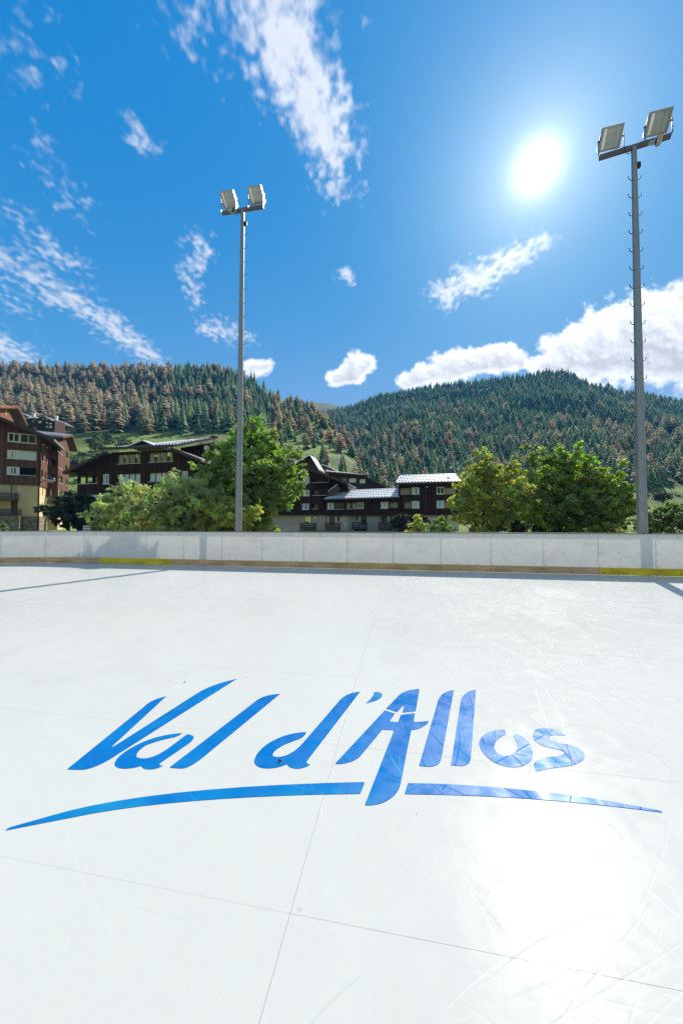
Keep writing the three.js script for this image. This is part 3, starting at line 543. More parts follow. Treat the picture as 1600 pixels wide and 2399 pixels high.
// ================================================================ FLOODLIGHT MASTS
{
  const zinc = texture(256, (u, v) => { const n = 0.80 + 0.28 * (noise2(u * 40, v * 40, 3, 40) - 0.5) + 0.2 * (noise2(u * 90 + noise2(u * 20, v * 20, 1, 20) * 4, v * 90, 5, 0) - 0.5); return [n, n, n]; }, true, 0.5);
  M.zinc = std({ color: lin(0.42, 0.45, 0.47), map: zinc, metalness: 0.3, roughness: 0.48 });
  M.lampBody = std({ color: lin(0.30, 0.29, 0.28), roughness: 0.35, metalness: 0.6 });
  M.reflector = std({ color: lin(0.27, 0.31, 0.30), roughness: 0.3, metalness: 0.6 });
  M.strip = std({ color: lin(0.85, 0.88, 0.86), roughness: 0.5 });
  M.horn = std({ color: lin(0.42, 0.41, 0.40), roughness: 0.6 });
  M.hornIn = std({ color: lin(0.05, 0.05, 0.05), roughness: 0.6 });
  function flood(mast, x, yaw, tilt, armGeo) {                                 // lamp with its face along +z, hung in a stirrup on the crossbar
    const lamp = part('floodlight', rbox(0.56, 0.70, 0.11, 0.03, 0, 0, -0.06), M.lampBody, mast);
    part('rim', [box(0.56, 0.05, 0.03, 0, 0.325, 0.008), box(0.56, 0.05, 0.03, 0, -0.325, 0.008), box(0.045, 0.60, 0.03, -0.2575, 0, 0.008), box(0.045, 0.60, 0.03, 0.2575, 0, 0.008), box(0.3, 0.3, 0.12, 0, 0, -0.17)], M.lampBody, lamp);
    part('reflector', [box(0.36, 0.59, 0.004, 0.05, 0, -0.002), box(0.36, 0.012, 0.02, 0.05, 0.1, 0.006), box(0.012, 0.59, 0.02, 0.1, 0, 0.0055), box(0.36, 0.012, 0.02, 0.05, -0.12, 0.0065), box(0.16, 0.05, 0.018, 0.05, -0.02, 0.0045)], M.reflector, lamp);
    part('strip', box(0.075, 0.59, 0.012, -0.182, 0, 0.004), M.strip, lamp);
    part('glass', new THREE.PlaneGeometry(0.47, 0.60).translate(0, 0, 0.016), M.glass, lamp);
    part('hinge', [new THREE.CylinderGeometry(0.028, 0.028, 0.66, 10).rotateZ(Math.PI / 2).translate(0, -0.02, -0.05)], M.darkMetal, lamp);
    lamp.scale.set(1, 0.76, 1); lamp.position.set(x, 0.46, 0.05); lamp.rotation.set(tilt, yaw, 0, 'YXZ');
    for (const s of [-1, 1]) part('stirrup', [box(0.018, 0.44, 0.06, x + s * 0.315, 0.265, 0.04)], M.lampBody, mast);
    part('cable', tube([V3(x + 0.1, 0.2, 0), V3(x + 0.1, 0.1, -0.03), V3(x * 0.6, 0.075, 0.02), V3(x * 0.25, 0.07, 0.03)], 0.008, 5), M.darkMetal, mast);
  }
  function mastAt(label, px, pxTop, pyTop, depth, rBase, rTop, horn, tilt, yaws, box_) {
    const base = at(px, 1224, depth).setY(-0.15), top = at(pxTop, pyTop, depth), o = thing('floodlight_mast', label, 'floodlight mast', base, 'floodlight masts behind the rink boards'), h = top.y + 0.15, lean = top.x - base.x;
    const shaft = new THREE.CylinderGeometry(rTop, rBase, h, 8, 10).toNonIndexed(); shaft.computeVertexNormals();
    { const u = shaft.attributes.uv; for (let i = 0; i < u.count; i++) u.setXY(i, u.getX(i) * 1.0, u.getY(i) * h); }
    shaft.rotateY(Math.PI / 8).translate(0, h / 2, 0).applyMatrix4(new THREE.Matrix4().makeShear(0, 0, lean / h, 0, 0, 0));
    const pole = part('pole', shaft, M.zinc, o);
    part('service_door', [box(0.11, 0.5, 0.012, -0.03 + lean * 0.08, 1.0, rBase * 0.95)], M.zinc, pole);
    part('base_plate', [box(0.5, 0.03, 0.5, 0, 0.015, 0)], M.zinc, o);
    const head = part('crossbar', [box(1.72, 0.11, 0.10)], std({ color: lin(0.16, 0.13, 0.12), roughness: 0.5, metalness: 0.4 }), o);
    head.position.set(lean, h, 0); head.rotation.y = box_;
        const tmp = new THREE.Group(); tmp.position.copy(head.position); tmp.rotation.y = box_; tmp.updateMatrix();
    flood(tmp, -0.57, yaws[0], tilt, null); flood(tmp, 0.57, yaws[1], tilt, null);
    for (const c of [...tmp.children]) { c.updateMatrix(); c.applyMatrix4(tmp.matrix); const n = c.name; o.add(c); c.name = n; }
    // horn loudspeaker under the bar
    const bell = new THREE.LatheGeometry([[0.02, 0], [0.05, 0.01], [0.06, 0.14], [0.08, 0.2], [0.135, 0.27], [0.14, 0.28], [0.13, 0.275], [0.075, 0.205], [0.05, 0.15]].map(([a, b]) => new THREE.Vector2(a, b)), 24).rotateX(Math.PI / 2);
    const sp = part('horn_speaker', bell, M.horn, o);
    part('horn_core', [new THREE.SphereGeometry(0.035, 12, 8).translate(0, 0, 0.22), new THREE.CylinderGeometry(0.07, 0.05, 0.02, 16).rotateX(Math.PI / 2).translate(0, 0, 0.17)], M.hornIn, sp);
    part('cone_tip', new THREE.SphereGeometry(0.022, 10, 8).translate(0, 0, 0.255), M.strip, sp);
    sp.position.set(lean + horn[0], h + horn[1], 0.12); sp.rotation.set(horn[2], horn[3], 0, 'YXZ');
    part('junction_box', [rbox(0.1, 0.16, 0.08, 0.01, lean + rTop + 0.05, h - 0.55, 0)], M.darkMetal, o);
    part('cable', tube([V3(lean - 0.35, h - 0.05, 0.06), V3(lean - 0.22, h - 0.28, 0.06), V3(lean - 0.08, h - 0.16, 0.07)], 0.009, 5), M.darkMetal, o);
    // climbing pegs up both sides
    const peg = (s) => tube([V3(0, 0, 0), V3(s * 0.07, 0.02, 0), V3(s * 0.115, 0.06, 0), V3(s * 0.125, 0.13, 0)], 0.0095, 5, 8), pegs = [peg(-1), peg(1)];
    for (let y = 3.6, k = 0; y < h - 0.5; y += 0.545, k++) for (const s of [0, 1]) { const p = part('climbing_peg', pegs[s], depth > 12 ? M.zinc : M.darkMetal, o), f = y / h; p.position.set(lean * f + (s ? 1 : -1) * (lerp(rBase, rTop, f) - 0.012), y - (s ? 0 : 0.02), 0); }
    return o;
  }
  mastAt('grey galvanised floodlight mast rising in front of the tall green tree, left of the pair', 558.5, 569, 492, 13.2, 0.136, 0.072, [-0.24, -0.16, 0.5, -0.35], 0.92, [0.0, 0.0], -YAW);
  mastAt('grey galvanised floodlight mast near the right end of the white boards, right of the pair', 1503, 1484, 345, 9.95, 0.146, 0.068, [0.33, -0.03, 0.55, 0.4], 0.7, [0.1, 0.1], -0.36);
}
// ================================================================ BUILDINGS
M.lipShade = std({ color: lin(0.10, 0.105, 0.11), roughness: 0.6, metalness: 0.3 });  // dark colour stands for the shade on the raised tile lips
class Wall {                                                                    // an upright plane through (px, depth), turned by yaw; its u runs right, v up, n towards the rink
  constructor(px, depth, yaw) {
    const a = yaw * Math.PI / 180; this.o = at(px, 1224, depth).setY(0); this.u = V3(Math.cos(a), 0, Math.sin(a)); this.n = V3(-Math.sin(a), 0, Math.cos(a));
    this.m = new THREE.Matrix4().makeBasis(this.u, V3(0, 1, 0), this.n).setPosition(this.o);
  }
  uv(px, py) { const d = dirOf(px, py), c = V3(0, EYE, 0), t = this.o.clone().sub(c).dot(this.n) / d.dot(this.n), p = c.addScaledVector(d, t); return [p.clone().sub(this.o).dot(this.u), p.y]; }
  p(px, py, out = 0) { const [u, v] = this.uv(px, py); return this.at(u, v, out); }
  at(u, v, out = 0) { return this.o.clone().addScaledVector(this.u, u).setY(v).addScaledVector(this.n, out); }
  rect([x0, y0, x1, y1]) { const xm = (x0 + x1) / 2, ym = (y0 + y1) / 2; return [this.uv(x0, ym)[0], this.uv(xm, y1)[1], this.uv(x1, ym)[0], this.uv(xm, y0)[1]]; }
  pushed(back) { const w = Object.create(Wall.prototype); w.u = this.u; w.n = this.n; w.o = this.o.clone().addScaledVector(this.n, -back); w.m = new THREE.Matrix4().makeBasis(w.u, V3(0, 1, 0), w.n).setPosition(w.o); return w; }
}
const house = (name, label, wall, category = 'building') => { const g = thing(name, label, category, wall.o.clone()); g.wall = wall; return g; };
const place = (geo, wall, g) => geo.applyMatrix4(wall.m).translate(-g.position.x, -g.position.y, -g.position.z);
function wallPart(g, wall, outline, holes, mat, thick = 0.22, name = 'wall', out = 0) {
  const s = new THREE.Shape(outline.map(([x, y]) => new THREE.Vector2(x, y)));
  for (const [a, b, c, d] of holes) s.holes.push(new THREE.Path([[a, b], [a, d], [c, d], [c, b]].map(([x, y]) => new THREE.Vector2(x, y))));
  return part(name, place(new THREE.ExtrudeGeometry(s, { depth: thick, bevelEnabled: false }).translate(0, 0, out - thick), wall, g), mat, g);
}
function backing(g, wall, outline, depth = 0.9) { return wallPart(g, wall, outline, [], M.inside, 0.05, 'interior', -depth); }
const winRand = rng(404);
function windowPart(g, wall, [a, b, c, d], o = {}) {                             // frame with panes, curtain behind, sill
  const { cols = 2, rows = 1, frame = M.white, bar = 0.07, set = 0.05, curtain = null, sill = null, name = 'window' } = o, w = c - a, h = d - b, L = [];
  L.push(box(w, bar, 0.07, (a + c) / 2, b + bar / 2, -set), box(w, bar, 0.07, (a + c) / 2, d - bar / 2, -set), box(bar, h - 2 * bar, 0.07, a + bar / 2, (b + d) / 2, -set), box(bar, h - 2 * bar, 0.07, c - bar / 2, (b + d) / 2, -set));
  for (let i = 1; i < cols; i++) L.push(box(bar * 0.9, h - 2 * bar, 0.062, a + w * i / cols, (b + d) / 2, -set));
  for (let i = 1; i < rows; i++) L.push(box(w - 2 * bar, bar * 0.7, 0.056, (a + c) / 2, b + h * i / rows, -set));
  const f = part(name, place(merged(L), wall, g), frame, g);
  for (let i = 0; i < cols; i++) { const x0 = a + w * i / cols + bar * 0.5, x1 = a + w * (i + 1) / cols - bar * 0.5; part('pane', place(new THREE.PlaneGeometry(x1 - x0, h - bar).translate((x0 + x1) / 2, (b + d) / 2, -set - 0.004), wall, g), M.glass, f); }
  if (curtain) for (let i = 0; i < cols; i++) {
    const x0 = a + w * i / cols + 0.03, x1 = a + w * (i + 1) / cols - 0.03, cw = curtain === M.blind ? 1 : 0.62 + 0.38 * winRand(), q = new THREE.PlaneGeometry((x1 - x0) * cw, h, 18, 1), p = q.attributes.position;
    if (curtain !== M.blind) for (let k = 0; k < p.count; k++) p.setZ(k, 0.035 * Math.sin(p.getX(k) * 34));
    q.computeVertexNormals(); part('curtain', place(q.translate(cw < 1 ? (i % 2 ? x1 - (x1 - x0) * cw / 2 : x0 + (x1 - x0) * cw / 2) : (x0 + x1) / 2, (b + d) / 2, -set - 0.13), wall, g), curtain, f);
  }
  if (sill) part('sill', place(box(w + 0.16, 0.06, 0.16, (a + c) / 2, b - 0.035, 0.04), wall, g), sill, f);
  return f;
}
function railing(g, wall, [a, b, c, d], out, slats = 3, mat = M.darkWood, sides = true) {   // balcony: floor, horizontal boards, posts
  const L = [box(c - a, 0.12, out, (a + c) / 2, b - 0.06, out / 2)], h = (d - b) / slats;
  for (let i = 0; i < slats; i++) { L.push(box(c - a, h * 0.62, 0.04, (a + c) / 2, b + h * (i + 0.6), out)); if (sides) for (const x of [a, c]) L.push(box(0.04, h * 0.62, out - 0.05, x, b + h * (i + 0.6), out / 2)); }
  for (let x = a + 0.05; x <= c; x += Math.max(0.9, (c - a - 0.1) / 2)) L.push(box(0.09, d - b, 0.05, x, (b + d) / 2, out + 0.045));
  return part('balcony', place(merged(L), wall, g), mat, g);
}
function loggia(g, wall, [a, b, c, d], deep, back, door) {                       // an open recess with its own back wall, floor and a glazed door
  const L = [box(c - a, d - b + 0.3, 0.1, (a + c) / 2, (b + d) / 2, -deep)];
  const l = part('loggia', place(merged(L), wall, g), back, g);
  part('ceiling', place(box(c - a, 0.05, deep, (a + c) / 2, d + 0.03, -deep / 2 - 0.2), wall, g), M.trimWood, l);
  if (door) { const w = Math.min(0.9, (c - a) * 0.35), x = a + (c - a) * door; const f = windowPart(g, wall.pushed(deep - 0.06), [x - w / 2, b - 0.3, x + w / 2, d - 0.15], { cols: 1, frame: M.trimWood, bar: 0.1, name: 'door' }); }
  return l;
}
function roofPart(g, pts, thick, mat, name = 'roof', down) {
  const q = pts.map((p) => p.clone().sub(g.position)), r = part(name, slab(q, thick, down), mat, g);
  part('soffit', slab(q.map((p) => p.clone().add(V3(0, -thick - 0.006, 0))), 0.03), M.trimWood, r);                 // dark sheet added to darken the roof underside
  return r;
}
// raised tile lips with their shade put into a dark colour, laid in staggered rows on a roof quad (front left, front right, back right, back left)
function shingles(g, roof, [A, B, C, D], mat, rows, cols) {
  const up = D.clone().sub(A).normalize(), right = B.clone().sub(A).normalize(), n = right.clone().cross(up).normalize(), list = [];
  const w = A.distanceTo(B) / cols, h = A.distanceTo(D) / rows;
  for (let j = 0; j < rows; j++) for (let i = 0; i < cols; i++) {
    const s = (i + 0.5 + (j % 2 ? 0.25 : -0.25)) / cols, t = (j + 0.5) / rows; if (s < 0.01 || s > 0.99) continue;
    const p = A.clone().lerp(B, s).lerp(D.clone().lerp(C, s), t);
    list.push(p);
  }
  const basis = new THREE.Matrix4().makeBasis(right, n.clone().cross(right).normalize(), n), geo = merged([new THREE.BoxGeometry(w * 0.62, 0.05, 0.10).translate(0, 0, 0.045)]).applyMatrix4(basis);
  const im = new THREE.InstancedMesh(geo, M.lipShade, list.length), m = new THREE.Matrix4();
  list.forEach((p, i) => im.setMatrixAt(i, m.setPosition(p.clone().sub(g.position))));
  im.name = 'shaded_tile_lips'; im.userData = { kind: 'stuff' }; roof.add(im);
}

{ // ---- A: tall red-brown chalet block at the left edge: front wing in shade, side walls in the sun, a second wing behind
  const fr = new Wall(93, 57, -30), g = house('apartment_chalet', 'tall red-brown timber apartment block on a cream and stone base, at the left edge', fr);
  const P = (list) => list.map(([x, y]) => fr.uv(x, y));
  const holes = [[19, 1016, 86, 1037], [18, 1056, 86, 1076], [17, 1095, 86, 1113]].map((q) => fr.rect(q));
  const uL = fr.uv(-150, 1100)[0], vB = fr.uv(60, 1136.5)[1];
  wallPart(g, fr, [[uL, vB], [0, vB], [0, fr.uv(93, 1021)[1]], ...P([[0, 981], [-40, 965]]), [uL, fr.uv(-40, 965)[1]]], holes, M.redWood);
  const sd = new Wall(93, 57, -120), len = 5.6, pw = (a, b, c, d) => [a, fr.uv(92, c)[1] * 0 + b, d, 0];
  const top = fr.uv(93, 1021)[1];
  // windows of the front
  const rows = [[1016, 1036], [1056, 1077], [1095, 1114]];
  rows.forEach(([y0, y1], i) => {
    const h = holes[i], split = lerp(h[0], h[2], 0.42);
    windowPart(g, fr, [h[0], h[1], split, h[3]], { cols: 2, bar: 0.16, curtain: i === 0 ? null : M.curtain, sill: M.white });
    if (i < 2) windowPart(g, fr, [split + 0.02, h[1], h[2], h[3]], { cols: 2, bar: 0.1, curtain: i === 1 ? M.blind : null, sill: M.white });
    else { part('sill', place(box(h[2] - split, 0.06, 0.2, (split + h[2]) / 2, h[1] - 0.035, 0.04), fr, g), M.white, g); }
  });
  backing(g, fr, [[uL, vB + 0.1], [-0.3, vB + 0.1], [-0.3, top - 0.3], ...P([[0, 986], [-40, 970]]), [uL, fr.uv(-40, 970)[1]]], 1.1);
  // cream ground floors and stone plinth
  const doorG = fr.rect([25, 1139, 40, 1156]), doorB = fr.rect([25, 1173, 41, 1206]), vS = fr.uv(60, 1210)[1];
  wallPart(g, fr, [[uL, vS], [-0.25, vS], [-0.25, vB], [uL, vB]], [doorG, doorB], M.cream, 0.3, 'wall', -0.22);
  windowPart(g, fr.pushed(0.3), doorG, { cols: 2, bar: 0.05, frame: M.trimWood, name: 'door', curtain: M.blind });
  part('door', place(box(doorB[2] - doorB[0], doorB[3] - doorB[1], 0.06, (doorB[0] + doorB[2]) / 2, (doorB[1] + doorB[3]) / 2, -0.4), fr, g), M.redWood, g);
  wallPart(g, fr, [[uL, -1.2], [0, -1.2], [0, vS], [uL, vS]], [], M.stone, 0.6, 'plinth', -0.02);
  const bal = (q) => { const [a, b, c, d] = fr.rect(q); railing(g, fr.pushed(0.2), [uL + 1, b, c, d], 1.25, 4, M.trimWood); };
  bal([0, 1155, 44, 1171]); bal([0, 1192, 50, 1208]);
  part('post', place(box(0.13, doorG[3] - doorG[1] + 1.6, 0.13, doorG[2] - 0.4, doorG[1] + 0.4, 0.95), fr, g), M.trimWood, g);
  // garden wall of stone in front
  { const [a, b, c, d] = fr.rect([-20, 1210, 52, 1243]); wallPart(g, fr, [[uL, -1.2], [c, -1.2], [c, d + 0.08], [uL, d + 0.08]], [], M.stone, 0.45, 'terrace_wall', 1.3); }
  // side wall in the sun
  const sv = (py) => fr.uv(93, py)[1], sHoles = [[0.5, sv(1038), 1.7, sv(1020)], [0.5, sv(1078), 1.7, sv(1060)], [0.5, sv(1117), 1.7, sv(1098)], [3.2, sv(1075), 4.1, sv(1060)], [3.2, sv(1117), 4.1, sv(1099)], [3.2, sv(1038), 4.1, sv(1022)]];
  wallPart(g, sd, [[0, vB], [len, vB], [len, top + 0.1], [0, top + 0.1]], sHoles, M.redWood);
  for (const h of sHoles) windowPart(g, sd, h, { cols: 1, bar: 0.07, frame: M.trimWood, sill: M.white });
  wallPart(g, sd, [[0.25, vS], [len, vS], [len, vB], [0.25, vB]], [[2.3, sv(1159), 3.1, sv(1143)], [2.3, sv(1196), 3.1, sv(1176)]], M.cream, 0.3, 'wall', -0.2);
  for (const q of [[2.3, sv(1159), 3.1, sv(1143)], [2.3, sv(1196), 3.1, sv(1176)]]) part('shutter', place(box(q[2] - q[0], q[3] - q[1], 0.05, (q[0] + q[2]) / 2, (q[1] + q[3]) / 2, -0.32), sd, g), M.ochre, g);
  wallPart(g, sd, [[0, -1.2], [len, -1.2], [len, vS], [0, vS]], [], M.stone, 0.6, 'plinth', -0.02);
  backing(g, sd, [[0.4, vB + 0.1], [len - 0.2, vB + 0.1], [len - 0.2, top - 0.1], [0.4, top - 0.1]], 0.8);
  // main roof: the right-hand slope runs down over the corner
  { const e0 = fr.at(uL, fr.uv(-60, 962)[1], 1.4), e1 = fr.at(1.9, top - 0.15, 1.4), b = fr.n.clone().multiplyScalar(-9); const pk = fr.at(fr.uv(-60, 962)[0], fr.uv(-60, 962)[1] + 0.5, 1.4), en = fr.at(1.9, top - 0.45, 1.4);
    roofPart(g, [pk, en, en.clone().add(b), pk.clone().add(b)], 0.42, M.roofGrey); part('fascia', [bar(pk.clone().sub(g.position).add(V3(0, -0.25, 0)).addScaledVector(fr.n, 0.05), en.clone().sub(g.position).add(V3(0, -0.25, 0)).addScaledVector(fr.n, 0.05), 0.08, 0.5)], M.trimWood, g); }
  // upper gable behind, its side in the sun
  const up = new Wall(30, 64, -120), q = (x, y) => up.uv(x, y);
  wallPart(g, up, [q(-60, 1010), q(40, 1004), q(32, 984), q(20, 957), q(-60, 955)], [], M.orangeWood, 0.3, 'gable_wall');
  { const w = up.rect([13.5, 960, 16, 973]); part('window', place(box(w[2] - w[0], w[3] - w[1], 0.05, (w[0] + w[2]) / 2, (w[1] + w[3]) / 2, 0.03), up, g), M.ochre, g); }
  { const a = up.p(-70, 948, 1.0), b = up.p(25, 951, 1.0), c = up.p(49, 994, 1.0), back = up.n.clone().multiplyScalar(-7); roofPart(g, [a, b, b.clone().add(back), a.clone().add(back)], 0.3, M.roofGrey); roofPart(g, [b, c, c.clone().add(back), b.clone().add(back)], 0.3, M.roofGrey); part('fascia', [bar(a.clone().sub(g.position).addScaledVector(up.n, 0.06), b.clone().sub(g.position).addScaledVector(up.n, 0.06), 0.06, 0.4), bar(b.clone().sub(g.position).addScaledVector(up.n, 0.06), c.clone().sub(g.position).addScaledVector(up.n, 0.06), 0.06, 0.4)], M.orangeWood, g); }
  // second wing: shaded loggias facing the rink, sunlit gable end
  const co = sd.at(len, 0), c2px = chartOf(co.clone().setY(EYE))[0], fr2 = new Wall(c2px, -co.z, -30);
  const e2 = fr2.uv(134, 1100)[0], gb = new Wall(134, -fr2.p(134, 1224).z, -120), G = (x, y) => gb.uv(x, y);
  const lv = [[1040, 1056], [1075, 1091], [1110, 1125]].map(([a, b]) => [fr2.uv(124, b)[1], fr2.uv(124, a)[1]]), vB2 = fr2.uv(124, 1145)[1], vT2 = fr2.uv(124, 1032)[1];
  wallPart(g, fr2, [[0, vB2], [e2, vB2], [e2, vT2], [0, vT2]], lv.map(([a, b]) => [0.15, a, e2 - 0.15, b]), M.redWood);
  for (const [a, b] of lv) part('loggia', place(box(e2, b - a + 0.2, 0.1, e2 / 2, (a + b) / 2, -1.6), fr2, g), M.trimWood, g);
  const gh = [[136, 1043, 147, 1062], [137, 1080, 147, 1098], [137, 1114, 147, 1131]].map((r) => gb.rect(r)), gs = [[153, 1058, 160, 1074], [153, 1090, 159, 1105], [152, 1122, 160, 1137]].map((r) => gb.rect(r));
  const [uE] = G(163, 1100), vBg = G(134, 1145)[1];
  wallPart(g, gb, [[0, vBg], [uE, vBg], [uE, G(163, 1058)[1]], G(156, 1021), [0, G(134, 1033)[1]]], [...gh, ...gs], M.redWood);
  gh.concat(gs).forEach((h, i) => (i === 0 || i === 5) ? windowPart(g, gb, h, { cols: 4, bar: 0.06, frame: M.trimWood, sill: M.white }) : part('sill', place(box(h[2] - h[0], 0.06, 0.12, (h[0] + h[2]) / 2, h[1] - 0.035, 0.04), gb, g), M.white, g));
  backing(g, gb, [[0.3, vBg + 0.1], [uE - 0.3, vBg + 0.1], [uE - 0.3, G(163, 1062)[1]], [0.3, G(134, 1040)[1]]], 2.2);
  { const v0 = -1.2; wallPart(g, fr2.pushed(0.8), [[0, v0], [e2 + 0.2, v0], [e2 + 0.2, vB2], [0, vB2]], [], M.cream, 0.3, 'wall'); wallPart(g, gb.pushed(0.9), [[0.6, v0], [uE, v0], [uE, vBg], [0.6, vBg]], [], M.beige, 0.3, 'wall');
    for (const [y0, y1] of [[1162, 1180], [1196, 1212]]) railing(g, fr2, [0.1, fr2.uv(124, y1)[1], e2 + 1.2, fr2.uv(124, y0)[1]], 0.9, 4, M.trimWood);
    part('door', place(box(1.6, 2.2, 0.08, e2 - 0.7, fr2.uv(124, 1166)[1] + 1.2, -0.7), fr2, g), M.redWood, g);
    part('post', place(box(0.14, vB2 - v0, 0.14, e2, (vB2 + v0) / 2, 0.3), fr2, g), M.trimWood, g); }
  { const pk = gb.p(157, 1016, 0.9), l = gb.p(141, 1030, 0.9), r = gb.p(170, 1054, 0.9), b = gb.n.clone().multiplyScalar(-8); l.addScaledVector(gb.u, -3.2).setY(l.y + 0.1);
    roofPart(g, [l, pk, pk.clone().add(b), l.clone().add(b)], 0.35, M.roofGrey); roofPart(g, [pk, r, r.clone().add(b), pk.clone().add(b)], 0.35, M.roofGrey);
    part('fascia', [[l, pk], [pk, r]].map(([a, c]) => bar(a.clone().sub(g.position).addScaledVector(gb.n, 0.05).add(V3(0, -0.2, 0)), c.clone().sub(g.position).addScaledVector(gb.n, 0.05).add(V3(0, -0.2, 0)), 0.06, 0.42)), M.redWood, g); }
}
{ // ---- B: broad black chalet left of the green tree
  const w = new Wall(300, 48, 12), g = house('black_chalet', 'broad black timber chalet with long window bands behind the bushes, left of the tall tree', w), q = (x, y) => w.uv(x, y);
  const wide = [[277, 1064, 330, 1086], [350, 1059.5, 406, 1082], [276, 1109.5, 330, 1131], [350, 1107, 406, 1128]].map((r) => w.rect(r)), small = [[243, 1111, 256, 1134], [243, 1155, 256, 1179], [428, 1104, 440, 1124]].map((r) => w.rect(r)), low = [[184, 1158, 230, 1178], [285, 1157, 330, 1178]].map((r) => w.rect(r)), log = w.rect([184, 1114, 230, 1134]);
  wallPart(g, w, [[q(182, 1200)[0], -1.2], [q(484, 1200)[0], -1.2], q(484, 1083), q(415, 1057), q(415, 1054), q(262, 1060), q(262, 1066), q(182, 1106)], [...wide, ...small, ...low, log], M.darkWood);
  backing(g, w, [[q(186, 1200)[0], -1], [q(478, 1200)[0], -1], q(478, 1086), q(415, 1061), q(264, 1066), q(186, 1110)], 2.1);
  wide.forEach((r, i) => windowPart(g, w, r, { cols: 4, bar: 0.06, frame: M.trimWood, sill: M.white, curtain: i === 0 ? M.drape : i === 1 ? M.drape : M.blind }));
  small.forEach((r) => windowPart(g, w, r, { cols: 2, bar: 0.11, set: 0.02, sill: M.white, curtain: M.curtain }));
  low.forEach((r) => windowPart(g, w, r, { cols: 2, bar: 0.06, frame: M.trimWood, curtain: M.blind }));
  // corner loggia, open on two sides
  const lg = part('loggia', place(merged([box((log[2] - log[0]) * 0.55, log[3] - log[1], 0.1, log[2] - (log[2] - log[0]) * 0.3, (log[1] + log[3]) / 2, -1.5)]), w, g), M.ochre, g);
  part('rail_cap', place(box(log[2] - log[0], 0.07, 0.24, (log[0] + log[2]) / 2, log[1] + 0.03, 0.02), w, g), M.white, g);
  for (const f of [0.0, 0.36]) part('post', place(box(0.2, log[3] - log[1], 0.2, lerp(log[0], log[2], f) + 0.12, (log[1] + log[3]) / 2, -0.12), w, g), M.darkWood, g);
  windowPart(g, w.pushed(1.4), [log[2] - 1.0, log[1], log[2] - 0.25, log[3] - 0.1], { cols: 1, bar: 0.1, name: 'door' });
  // lean-to roofs left and right along the rakes
  const b = w.n.clone().multiplyScalar(-9);
  for (const [x0, y0, x1, y1] of [[166, 1108, 263, 1062], [414, 1052, 484, 1080]]) {
    const a = w.p(x0, y0, 1.1), c = w.p(x1, y1, 1.1); roofPart(g, [a, c, c.clone().add(b), a.clone().add(b)], 0.28, M.roofGrey);
    part('fascia', [bar(a.clone().sub(g.position).addScaledVector(w.n, 0.05).add(V3(0, -0.14, 0)), c.clone().sub(g.position).addScaledVector(w.n, 0.05).add(V3(0, -0.14, 0)), 0.06, 0.36)], M.trimWood, g);
    for (let k = 1; k < 6; k++) { const p = a.clone().lerp(c, k / 6).sub(g.position).add(V3(0, -0.42, 0)); part('rafter', bar(p, p.clone().addScaledVector(w.n, -1.1), 0.14, 0.22), M.trimWood, g); }
  }
  // raised middle with its pale metal roof, climbing to the right behind
  const fl = w.p(251, 1054, 1.2), frr = w.p(422, 1047, 1.2), bl = w.at(q(290, 1050)[0], fl.y + 2.3, -6.5), br = w.at(q(445, 1050)[0], frr.y + 2.9, -6.5);
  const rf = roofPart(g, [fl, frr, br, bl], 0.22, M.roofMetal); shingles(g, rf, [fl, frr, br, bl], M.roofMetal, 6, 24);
  part('fascia', [bar(fl.clone().sub(g.position).addScaledVector(w.n, 0.05).add(V3(0, -0.12, 0)), frr.clone().sub(g.position).addScaledVector(w.n, 0.05).add(V3(0, -0.12, 0)), 0.06, 0.34), bar(frr.clone().sub(g.position).add(V3(0, -0.12, 0)), br.clone().sub(g.position).add(V3(0, -0.12, 0)), 0.1, 0.34)], M.trimWood, g);
  // small dormer in it
  const dm = w.pushed(0.2), dL = dm.p(307, 1048), dT = dm.p(344, 1033), dR = dm.p(374, 1046), db = w.n.clone().multiplyScalar(-5);
  wallPart(g, dm, [dm.uv(312, 1051), dm.uv(372, 1049), dm.uv(345, 1036)], [], M.trimWood, 0.2, 'dormer');
  roofPart(g, [dL, dT, dT.clone().add(db), dL.clone().add(db)].map((p, i) => p.clone().addScaledVector(w.n, i < 2 ? 0.8 : 0)), 0.14, M.roofMetal); roofPart(g, [dT, dR, dR.clone().add(db), dT.clone().add(db)].map((p, i) => p.clone().addScaledVector(w.n, i < 2 ? 0.8 : 0)), 0.14, M.roofMetal);
  // darker wing set back on the right
  const sb = w.pushed(4.5); wallPart(g, sb, [sb.uv(424, 1090), sb.uv(500, 1090), sb.uv(500, 1037), sb.uv(424, 1049)], [], M.darkWood, 0.2);
  for (const x of [450, 458, 466]) part('shutter', place(box(0.3, 0.8, 0.04, sb.uv(x, 1062)[0], sb.uv(x, 1062)[1], 0.03), sb, g), M.redWood, g);
  const fl_ = part('wall_lamp', place(merged([box(0.5, 0.22, 0.2, q(334, 1060)[0], q(334, 1060)[1], 0.35), box(0.06, 0.06, 0.3, q(334, 1060)[0], q(334, 1060)[1] + 0.08, 0.15)]), w, g), M.lampBody, g);
  // white satellite dish on the set-back wing
  const dish = thing('satellite_dish', 'round white satellite dish on the black chalet beside the tall green tree', 'satellite dish', sb.p(489, 1051, 0.5));
  part('bowl', new THREE.SphereGeometry(0.55, 20, 10, 0, Math.PI * 2, 0, 0.72).translate(0, -0.45, 0).rotateX(-Math.PI / 2 + 0.25).rotateY(0.5), std({ color: lin(0.75, 0.76, 0.76), roughness: 0.5, side: THREE.DoubleSide }), dish);
  part('arm', [bar(V3(0, -0.15, -0.35), V3(0, -0.3, 0.4), 0.04), bar(V3(0, 0, -0.05), V3(0, -0.1, -0.5), 0.06)], M.darkMetal, dish);
}
